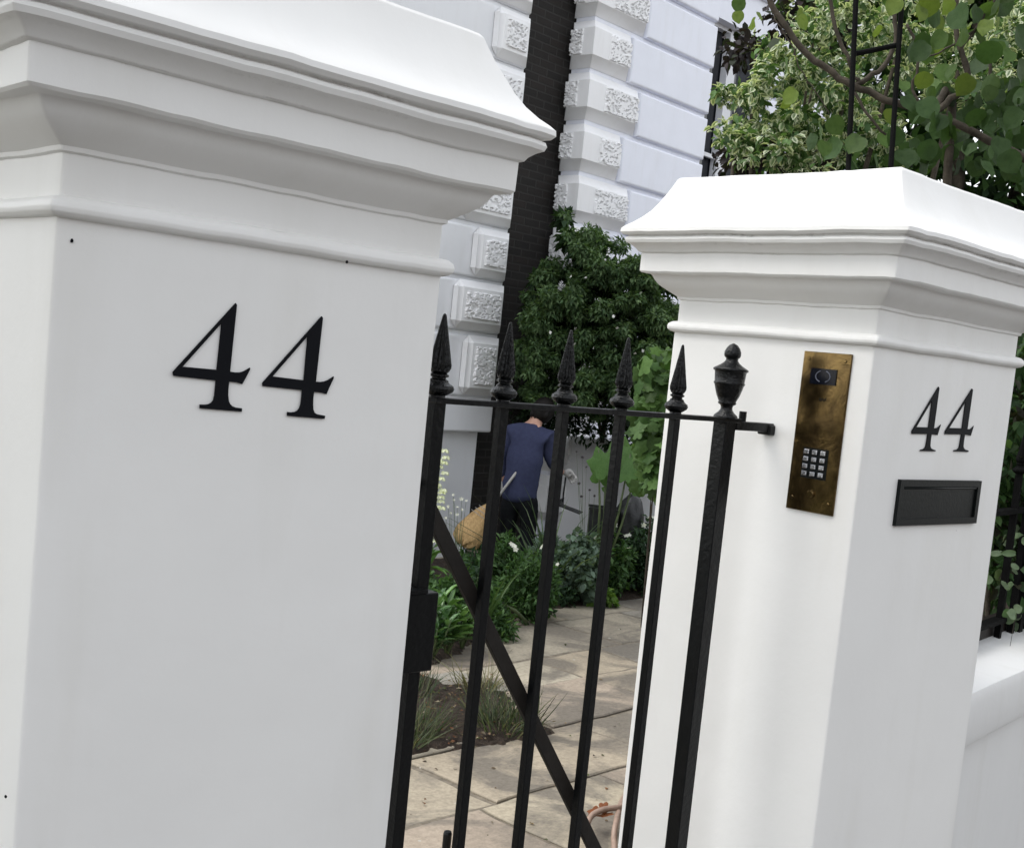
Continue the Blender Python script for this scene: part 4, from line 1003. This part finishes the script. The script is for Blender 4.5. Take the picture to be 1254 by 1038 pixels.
# leafy plants on the left, by the lock box
def rosette(u, v, h_, n, L, W, pal, label, kind='oval', name='leafy_plant'):
    b = gp(u, v); px = (b-CAM).dot(Fv)/FPX; H_ = h_*px; root = plantroot(name, b, label, 'plant')
    mb = MB(); pos = []; d = []; nr = []
    for s in range(9):
        a = random.uniform(0, 6.28); l = random.uniform(.0, .30)*H_; tip = Vector((b.x+math.cos(a)*l, b.y+math.sin(a)*l, b.z+H_*random.uniform(.45, 1)))
        mb.tube([b-Z3*.03, b.lerp(tip, .5)+Vector((math.cos(a), math.sin(a), 0))*.02, tip], [.007, .006, .003], 6)
        m = n//9
        for k in range(m):
            t = .25+.75*k/m; q = b.lerp(tip, t); aa = k*2.4+s; pos.append(tuple(q)); up = .2+.9*t
            d.append((math.cos(aa), math.sin(aa), up)); nr.append((-math.cos(aa)*.7, -math.sin(aa)*.7, 1))
    mb.build('stem', M['stem'], root, True); k = len(pos)
    leaves('foliage', pos, d, np.array(nr)+unit(k)*.2, L*RNG.uniform(.6, 1.1, k), W*RNG.uniform(.7, 1.1, k), colvar(k, pal), kind, M['leaf_gloss'], root)
LP = [(.13, .25, .08), (.10, .20, .06), (.17, .30, .12), (.08, .16, .05)]
rosette(547, 798, 70, 110, .17, .048, LP, 'bright glossy plant with long pale leaves beside the lock box')
rosette(566, 790, 48, 70, .13, .04, LP, 'smaller glossy pale-leaved plant right of the lock box')
rosette(528, 805, 75, 90, .14, .05, [(.07, .15, .06), (.10, .19, .08)], 'leafy plant half hidden behind the lock box')
low_shrub(540, 775, 74, 85, 2000, .06, .03, G1, 'rounded green plant above the lock box, behind the first bars')
low_shrub(575, 762, 60, 70, 1600, .05, .024, G3, 'dark bushy plant behind the diagonal brace')
low_shrub(612, 778, 40, 26, 500, .06, .022, G1, 'little green tuft at the corner of the paving behind the second bar')
low_shrub(600, 768, 50, 60, 1300, .055, .02, G1, 'green mounded plant right of the strap-leaved plant')
b = gp(648, 772); r_ = plantroot('fallen_leaf_blade', b, 'single long pale strap leaf arching over the paving', 'plant')
mb = MB(); A_ = [onz(600, 745, GZ+.05), onz(618, 742, GZ+.16), onz(632, 748, GZ+.12), onz(646, 762, GZ+.02)]; V = []
for i, p in enumerate(A_): V += [p-Z3*.016, p+Z3*.016]
mb.add(V, [(2*i, 2*i+2, 2*i+3, 2*i+1) for i in range(3)]); o = mb.build('blade', M['stem'], r_, True); md = o.modifiers.new('solid', 'SOLIDIFY'); md.thickness = .004
# white flower spire seen past the large pillar
b = gp(528, 800); top = at(541, 545, 8.6); 
r_ = plantroot('foxglove', b, 'tall spire of white bell flowers beside the large pillar edge', 'flower')
base = Vector((top.x, top.y, GZ)); r_.location = base
mb = MB(); mb.tube([base, base.lerp(top, .5), top], [.009, .007, .003], 6); mb.build('stem', M['stem'], r_, True)
fp = [base.lerp(top, t)+Rh*random.uniform(-.035, .045)+Vector((0, 0, random.uniform(-.02, .02))) for t in np.linspace(.48, .99, 30)]
for f in fp:
    leaves('flower', [tuple(f)]*5, [(math.cos(k*1.256)*.8-.3, math.sin(k*1.256)*.8-.3, -.5) for k in range(5)], unit(5)*.3+np.array([-.5, -.5, .3]), .040, .028, (.74, .76, .62), 'oval', M['leaf'], r_)
leaves('foliage', [tuple(base+Z3*random.uniform(.05, .6)) for _ in range(40)], unit(40)*np.array([1, 1, .4]), unit(40)*.3+np.array([0, 0, 1]), .16, .05, colvar(40, LP), 'oval', M['leaf'], r_)
# airy spray of tiny flowers on thin stems
def spray(u0, v0, heads, label, col, d):
    b = at(u0, v0, d); b.z = GZ+.02; r_ = plantroot('flower_spray', b, label, 'flower'); mb = MB(); hp_ = []
    for (u, v) in heads:
        p = at(u, v, d+random.uniform(-.1, .1)); hp_.append(p); mb.tube([b, b.lerp(p, .6)+Rh*random.uniform(-.02, .02), p], [.003, .0025, .0015], 4)
    mb.build('stem', M['stem'], r_); flower_heads(hp_, .030, r_, col)
spray(556, 760, [(556, 612), (565, 611), (549, 620), (560, 621), (552, 628), (560, 630), (546, 634), (571, 613), (555, 606), (566, 624)], 'wispy spray of tiny pale flowers against the house plinth', (.72, .72, .68), 9.3)
spray(716, 720, [(713, 560), (706, 553), (722, 600), (712, 608), (718, 572), (709, 592), (728, 607)], 'thin dark-headed flower stems in front of the garden wall', (.05, .04, .05), 10.4)
# grass tufts on the near bed
def tuft(u, v, n, h, spread, pal, label, name='grass_tuft', w_=.0048):
    b = gp(u, v); r_ = plantroot(name, b, label, 'grass tuft')
    pos = []; d = []
    for i in range(n):
        a = random.uniform(0, 6.28); s = math.sqrt(random.random()); pos.append((b.x+math.cos(a)*s*spread*.45, b.y+math.sin(a)*s*spread*.45, GZ+.02)); d.append((math.cos(a)*s*.7+random.gauss(0, .25), math.sin(a)*s*.7+random.gauss(0, .25), 1))
    leaves('foliage', pos, d, unit(n), h*RNG.uniform(.5, 1.15, n), w_*RNG.uniform(.7, 1.5, n), colvar(n, pal, .3), 'blade', M['leaf'], r_)
GT = [(.07, .095, .055), (.10, .12, .075), (.045, .065, .035), (.13, .13, .085)]
tuft(622, 893, 170, .23, .34, GT, 'grey-green grass tuft right of the second gate bar on the near soil')
tuft(602, 880, 90, .22, .26, GT, 'shorter grass tuft behind the diagonal brace on the near soil')
tuft(512, 893, 100, .18, .34, GT, 'grey-green grass tuft between the first two gate bars')
tuft(488, 905, 150, .24, .36, GT, 'grass tuft at the foot of the large pillar edge')
tuft(585, 845, 60, .26, .25, [(.20, .18, .11), (.14, .14, .08)], 'sparse dry grass stalks at the back of the near soil', w_=.005)
tuft(500, 850, 90, .20, .36, GT, 'grass tuft below the lock box behind the first bar')

# ================================================================== TREES AND SHRUBS, UPPER RIGHT
def trunkto(root, base, pts, r0, r1, name='trunk'):
    mb = MB(); k = len(pts)+1; P3 = [Vector(base)]+[Vector(p) for p in pts]
    mb.tube(P3, [r0+(r1-r0)*i/(k-1) for i in range(k)], 9); return mb.build(name, M['bark'], root, True)
# variegated shrub
def varieg():
    d0 = 5.2; c = at(985, 120, d0); root = plantroot('variegated_shrub', (c.x, c.y), 'variegated cream and green shrub rising behind the intercom pillar', 'shrub'); px = d0/FPX
    cs_ = []; rr = []; nn = []
    for (u, v, r) in [(895, 120, 16), (900, 160, 22), (915, 95, 22), (925, 140, 28), (915, 185, 26), (950, 100, 34), (960, 160, 40), (940, 60, 18), (985, 120, 40), (1000, 180, 40), (985, 60, 28), (1020, 90, 34), (1040, 150, 40), (1040, 40, 40), (1080, 80, 40), (1090, 170, 36), (1120, 60, 40), (1160, 90, 40), (1200, 110, 36), (1190, 40, 36), (1235, 80, 36), (1240, 20, 36), (1000, 20, 34), (1070, 10, 34), (1150, 10, 34), (960, 200, 30)]:
        for k in range(max(3, int(r*.42))):
            a = random.uniform(0, 6.28); s = r*math.sqrt(random.random()); dd = d0+random.uniform(-.4, .45)
            p = at(u+s*math.cos(a), v+s*math.sin(a), dd); cs_.append(tuple(p)); b = random.uniform(6, 13)*px; rr.append((b, b, b)); nn.append(30)
    n = sum(nn)
    bush(root, cs_, rr, nn, .037, .024, [(.075, .14, .045), (.05, .10, .035), (.11, .19, .07)], 'oval', 'leaf', c2=None, droop=.3)
    o = root.children[0]; a = o.data.color_attributes['Col']; k = len(TM['oval'][0]); tw = np.array(TM['oval'][2])
    m = len(o.data.vertices)//k; buf = np.empty(m*k*4, np.float32); a.data.foreach_get('color', buf); buf = buf.reshape(m, k, 4)
    sel = RNG.random(m) < .55; cream = np.array([.84, .86, .68]); wv = tw[None, :, None]*sel[:, None, None]*.85
    buf[:, :, :3] = buf[:, :, :3]*(1-wv)+cream*wv; a.data.foreach_set('color', buf.ravel())
    branchy(root, (c.x, c.y, GZ), [at(920, 140, d0), at(960, 100, d0), at(1040, 80, d0), at(1100, 60, d0), at(1180, 60, d0), at(900, 170, d0)], .035, 'branch', sag=.15)
varieg()
def purple():
    d0 = 5.6; c = at(960, 90, d0); root = plantroot('purple_shrub', (c.x, c.y), 'dark purple-leaved shrub showing through the variegated one', 'shrub'); cs_ = []
    for (u, v, r, m) in [(975, 25, 26, 14), (915, 60, 18, 8), (940, 185, 34, 16), (905, 195, 14, 7), (1000, 190, 20, 10), (1010, 30, 22, 10)]:
        for k in range(m): cs_.append(tuple(at(u+random.uniform(-r, r), v+random.uniform(-r, r)*.7, d0+random.uniform(-.35, .1))))
    bush(root, cs_, [(.06, .06, .05)]*len(cs_), [20]*len(cs_), .05, .034, [(.018, .014, .017), (.025, .018, .020), (.02, .026, .014)], 'oval'); branchy(root, (c.x, c.y, GZ), cs_[::9], .02, 'branch')
purple()
# dark hedge mass behind (keeps the view from the street closed)
def hedge():
    d0 = 6.6; c = at(1150, 200, d0); root = plantroot('evergreen_tree', (c.x, c.y), 'dense dark evergreen tree closing the view at the right', 'tree'); cs_ = []; rr = []
    for k in range(430):
        u = random.uniform(950, 1500); v = random.uniform(-120, 720)
        if u < 1000 and v < 120: continue
        cs_.append(tuple(at(u, v, d0+random.uniform(-.3, .6)))); rr.append((.26, .26, .22))
    bush(root, cs_, rr, [48]*len(cs_), .12, .07, [(.022, .05, .018), (.035, .075, .022), (.05, .10, .03)], 'kite')
    branchy(root, (c.x, c.y, GZ), cs_[::40], .09, 'trunk', sag=.1)
hedge()
# the near tree with big round leaves
def near_tree():
    root = plantroot('broadleaf_tree', at(1180, 140, 3.3), 'tree with large rounded leaves and bare forking branches over the pillar', 'tree')
    def D(u, v, d=3.2): return at(u, v, d)
    base = Vector(D(1175, 300, 3.5)); base.z = GZ
    trunk = MB(); fork = D(1142, 140)
    def br(pts, r0, r1, mb):
        pts = [Vector(p) for p in pts]; out = []
        for i in range(len(pts)-1):
            for k in range(4):
                t = k/4; p0, p1, p2, p3 = pts[max(0, i-1)], pts[i], pts[i+1], pts[min(len(pts)-1, i+2)]
                out.append(.5*((2*p1)+(p2-p0)*t+(2*p0-5*p1+4*p2-p3)*t*t+(3*p1-p0-3*p2+p3)*t*t*t)+Vector((random.gauss(0, 1), random.gauss(0, 1), random.gauss(0, 1)))*.0022)
        out.append(pts[-1]); k = len(out); mb.tube(out, [.72*(r0+(r1-r0)*i/(k-1)) for i in range(k)], 9)
    px = 3.2/FPX
    br([base, D(1160, 230, 3.3), fork], .022, .013, trunk); trunk.build('trunk', M['bark'], root, True)
    mb = MB()
    br([D(936, -20), D(950, 12), D(985, 62), D(1012, 84), D(1044, 106), D(1085, 122), D(1142, 140), D(1200, 166), D(1260, 195), D(1320, 215)], 5.0*px, 7.0*px, mb)
    br([fork, D(1165, 122), D(1186, 98), D(1176, 60), D(1170, 20), D(1176, -25)], 6*px, 4*px, mb)
    br([D(1044, 106), D(1062, 96), D(1088, 74), D(1096, 40), D(1090, -20)], 5*px, 3.5*px, mb)
    mb.build('branch', M['bark'], root, True)
    mb = MB()
    br([D(1012, -20), D(1025, 35), D(1040, 78), D(1052, 104)], 3.5*px, 3.2*px, mb)
    br([D(948, 20), D(965, 50), D(985, 90), D(1003, 120), D(1015, 140)], 1.2*px, .8*px, mb)
    br([D(1186, 98), D(1178, 60), D(1200, 30), D(1215, -10)], 3*px, 2*px, mb)
    br([D(1044, 110), D(1062, 140), D(1085, 165)], 3*px, 2*px, mb); br([D(1110, 30), D(1125, 70), D(1118, 110), D(1135, 140)], 2.5*px, 2.5*px, mb)
    br([D(1230, -20), D(1200, 30), D(1160, 60), D(1120, 75)], 2.5*px, 1.2*px, mb); br([D(1213, 70, 3.3), D(1211, 120, 3.3)], 3*px, 2.8*px, mb)
    mb.build('twig', M['bark'], root, True)
    spec = [(905, 8, 26, 0), (903, 22, 20, 1), (926, 22, 18, 1), (924, 34, 22, 1), (961, 82, 32, 0), (953, 58, 26, 0), (978, 30, 26, 1), (983, 24, 24, 1), (975, 122, 30, 1), (968, 130, 26, 1), (1002, 165, 38, 0), (1018, 158, 36, 0), (1030, 190, 44, 2), (1060, 190, 40, 2), (1055, 182, 36, 0), (1082, 175, 30, 0), (1122, 65, 38, 2), (1135, 55, 34, 2), (1195, 50, 38, 0), (1215, 68, 46, 2), (1245, 50, 44, 2), (1235, 10, 44, 2), (1165, 10, 34, 1), (1185, 0, 30, 1), (1155, 55, 32, 0), (1105, 110, 26, 0), (1140, 160, 32, 0), (1165, 165, 36, 0), (1180, 180, 38, 2), (1200, 130, 34, 2), (1232, 140, 36, 2), (1250, 110, 40, 2), (1115, 185, 36, 2), (1150, 195, 40, 2), (1215, 190, 44, 2), (1245, 170, 40, 2), (1090, 145, 30, 1), (1128, 20, 30, 1), (1100, 10, 30, 1), (1075, 40, 22, 1), (995, 175, 30, 2), (1010, 185, 30, 0), (1040, 205, 34, 2), (1190, 205, 40, 2), (1100, 200, 38, 2), (1240, 215, 40, 2), (1070, 205, 34, 2), (1220, 30, 36, 1), (1170, 90, 28, 0), (1130, 95, 30, 0), (1150, 30, 30, 1), (1205, 90, 40, 2), (1160, 130, 30, 0)]
    random.seed(5)
    for _ in range(120):
        v = random.uniform(110, 215); spec.append((random.uniform(1100, 1290), v, random.uniform(24, 40), 2))
    for _ in range(80): spec.append((random.uniform(1130, 1330), random.uniform(-60, 120), random.uniform(26, 44), random.choice((0, 1, 2))))
    pal = [(.065, .115, .030), (.12, .17, .035), (.035, .068, .022)]
    n = len(spec); pos = np.array([tuple(D(u, v-sz*.4, 3.2+random.uniform(-.22, .30))) for u, v, sz, c in spec])
    d = unit(n)*.6+np.array([0, 0, -.9]); nr = unit(n)*.85+np.array([-.4, -.5, .5]); Ls = np.array([s[2] for s in spec])*px*.70
    cc = np.array([pal[s[3]] for s in spec])*(1+RNG.normal(0, .25, (n, 1)))
    leaves('foliage', pos, d, nr, Ls, Ls*1.05, cc, 'round', M['leaf'], root)
near_tree()
# iron garden arch whose uprights show among the leaves
AR = empty('garden_arch', tuple(Vector((at(1066, 200, 3.0).x, at(1066, 200, 3.0).y, GZ))), 'black iron garden arch posts with a crossbar among the leaves', 'garden arch')
for (t, b_) in (((1050, -40), (1039, 204)), ((1107, -40), (1091, 204))):
    A1, B1 = at(t[0], t[1], 3.05), at(b_[0], b_[1], 3.0); q = A1+(B1-A1)*((A1.z-GZ)/(A1.z-B1.z))
    mb = MB(); mb.tube([q, A1+(A1-B1)*.3], .0068, 8); mb.build('post', M['iron_dull'], AR)
mb = MB(); mb.tube([at(1048, 66, 3.04), at(1101, 55, 3.04)], .0065, 8); mb.tube([at(1037, 250, 3.0), at(1089, 245, 3.0)], .0065, 8); mb.build('crossbar', M['iron_dull'], AR)

# shrub behind the railings at the right edge
d0 = 4.0; c = at(1245, 560, d0); r_ = plantroot('railing_shrub', (c.x, c.y), 'dark leafy shrub behind the railings at the right edge', 'shrub'); cs_ = []
for k in range(110): cs_.append(tuple(at(random.uniform(1190, 1420), random.uniform(410, 720), d0+random.uniform(-.3, .4))))
bush(r_, cs_, [(.10, .10, .08)]*110, [46]*110, .065, .032, [(.025, .055, .02), (.04, .085, .03), (.06, .11, .04), (.03, .03, .02)], 'oval'); branchy(r_, (c.x, c.y, GZ), cs_[::14], .02, 'branch')
c = at(1240, 690, 3.7); r_ = plantroot('pale_leaf_plant', (c.x, c.y), 'small plant with pale rounded leaves between the railings', 'plant'); n = 70
ps = [tuple(at(random.uniform(1205, 1290), random.uniform(640, 770), 3.7+random.uniform(-.2, .2))) for _ in range(n)]
leaves('foliage', ps, unit(n)+np.array([0, 0, -.4]), unit(n)*.5+np.array([-.5, -.5, .6]), RNG.uniform(.022, .042, n), RNG.uniform(.02, .038, n), colvar(n, [(.10, .15, .08), (.14, .19, .12), (.05, .09, .04)]), 'round', M['leaf'], r_)
branchy(r_, (c.x, c.y, GZ), ps[::20], .003, 'stem')
mb = MB(); mb.box(FW+WN*.10+WD*.40+Z3*GZ, WD*7, WN*.35, Z3*(ctop-.03-GZ)); prop(mb.build('planting_bank', M['soil']), kind='structure')

# unseen hedge added at the left to darken what the brass reflects
r_ = empty('added_reflection_hedge', (-1.6, 3.4, GZ), 'unseen dark hedge added behind the large pillar for the brass to reflect', 'hedge'); cs_ = [(random.uniform(-4, .2), random.uniform(3.2, 4.2), random.uniform(-.2, 1.5)) for _ in range(140)]
bush(r_, cs_, [(.25, .25, .22)]*140, [40]*140, .09, .05, [(.03, .06, .02), (.05, .09, .03)], 'kite')
# the terrace across the street, behind the camera: it closes the low sky and shows in the brass
TB = empty('brick_terrace', (0, -20, -.13), 'brown brick terrace across the street with white sash windows, out of view', 'house')
mb = MB(); mb.box((-26, -26, -.13), (52, 0, 0), (0, 6, 0), (0, 0, 7.5)); mb.build('wall', simple('brown_brick', (.13, .075, .05), .9, 0, .3, 9, .5), TB)
for i in range(16):
    for z in (1.0, 4.0):
        mb = MB(); x = -24+i*3.1; mb.box((x, -20.05, z), (1.2, 0, 0), (0, .10, 0), (0, 0, 1.9)); w_o = mb.build('window', M['frame'], TB)
        mb = MB(); mb.box((x+.1, -19.96, z+.1), (1.0, 0, 0), (0, .02, 0), (0, 0, .8)); mb.box((x+.1, -19.96, z+1.0), (1.0, 0, 0), (0, .02, 0), (0, 0, .8)); mb.build('pane', M['glass'], w_o)


# unseen tree added left of the frame so its crown shades the near pillar
st_ = empty('added_shade_tree', (-2.9, 1.7, 0), 'unseen tree added on the pavement to shade the large pillar', 'tree')
cs_ = []; 
for _ in range(230):
    u_ = unit(1)[0]*(RNG.random()**.4); cs_.append((-2.7+u_[0]*1.9, 2.3+u_[1]*1.8, 4.3+u_[2]*1.9))
bush(st_, cs_, [(.34, .34, .28)]*230, [46]*230, .15, .11, [(.05, .10, .03), (.07, .13, .04), (.035, .075, .025)], 'kite')
branchy(st_, (-2.9, 1.7, 2.3), cs_[:12], .06, 'branch', sag=.2)
mb = MB(); mb.tube([(-2.9, 1.7, -.05), (-2.88, 1.72, 1.0), (-2.9, 1.7, 2.35), (-2.8, 1.9, 3.6)], [.17, .14, .12, .07], 14); mb.build('trunk', M['bark'], st_, True)
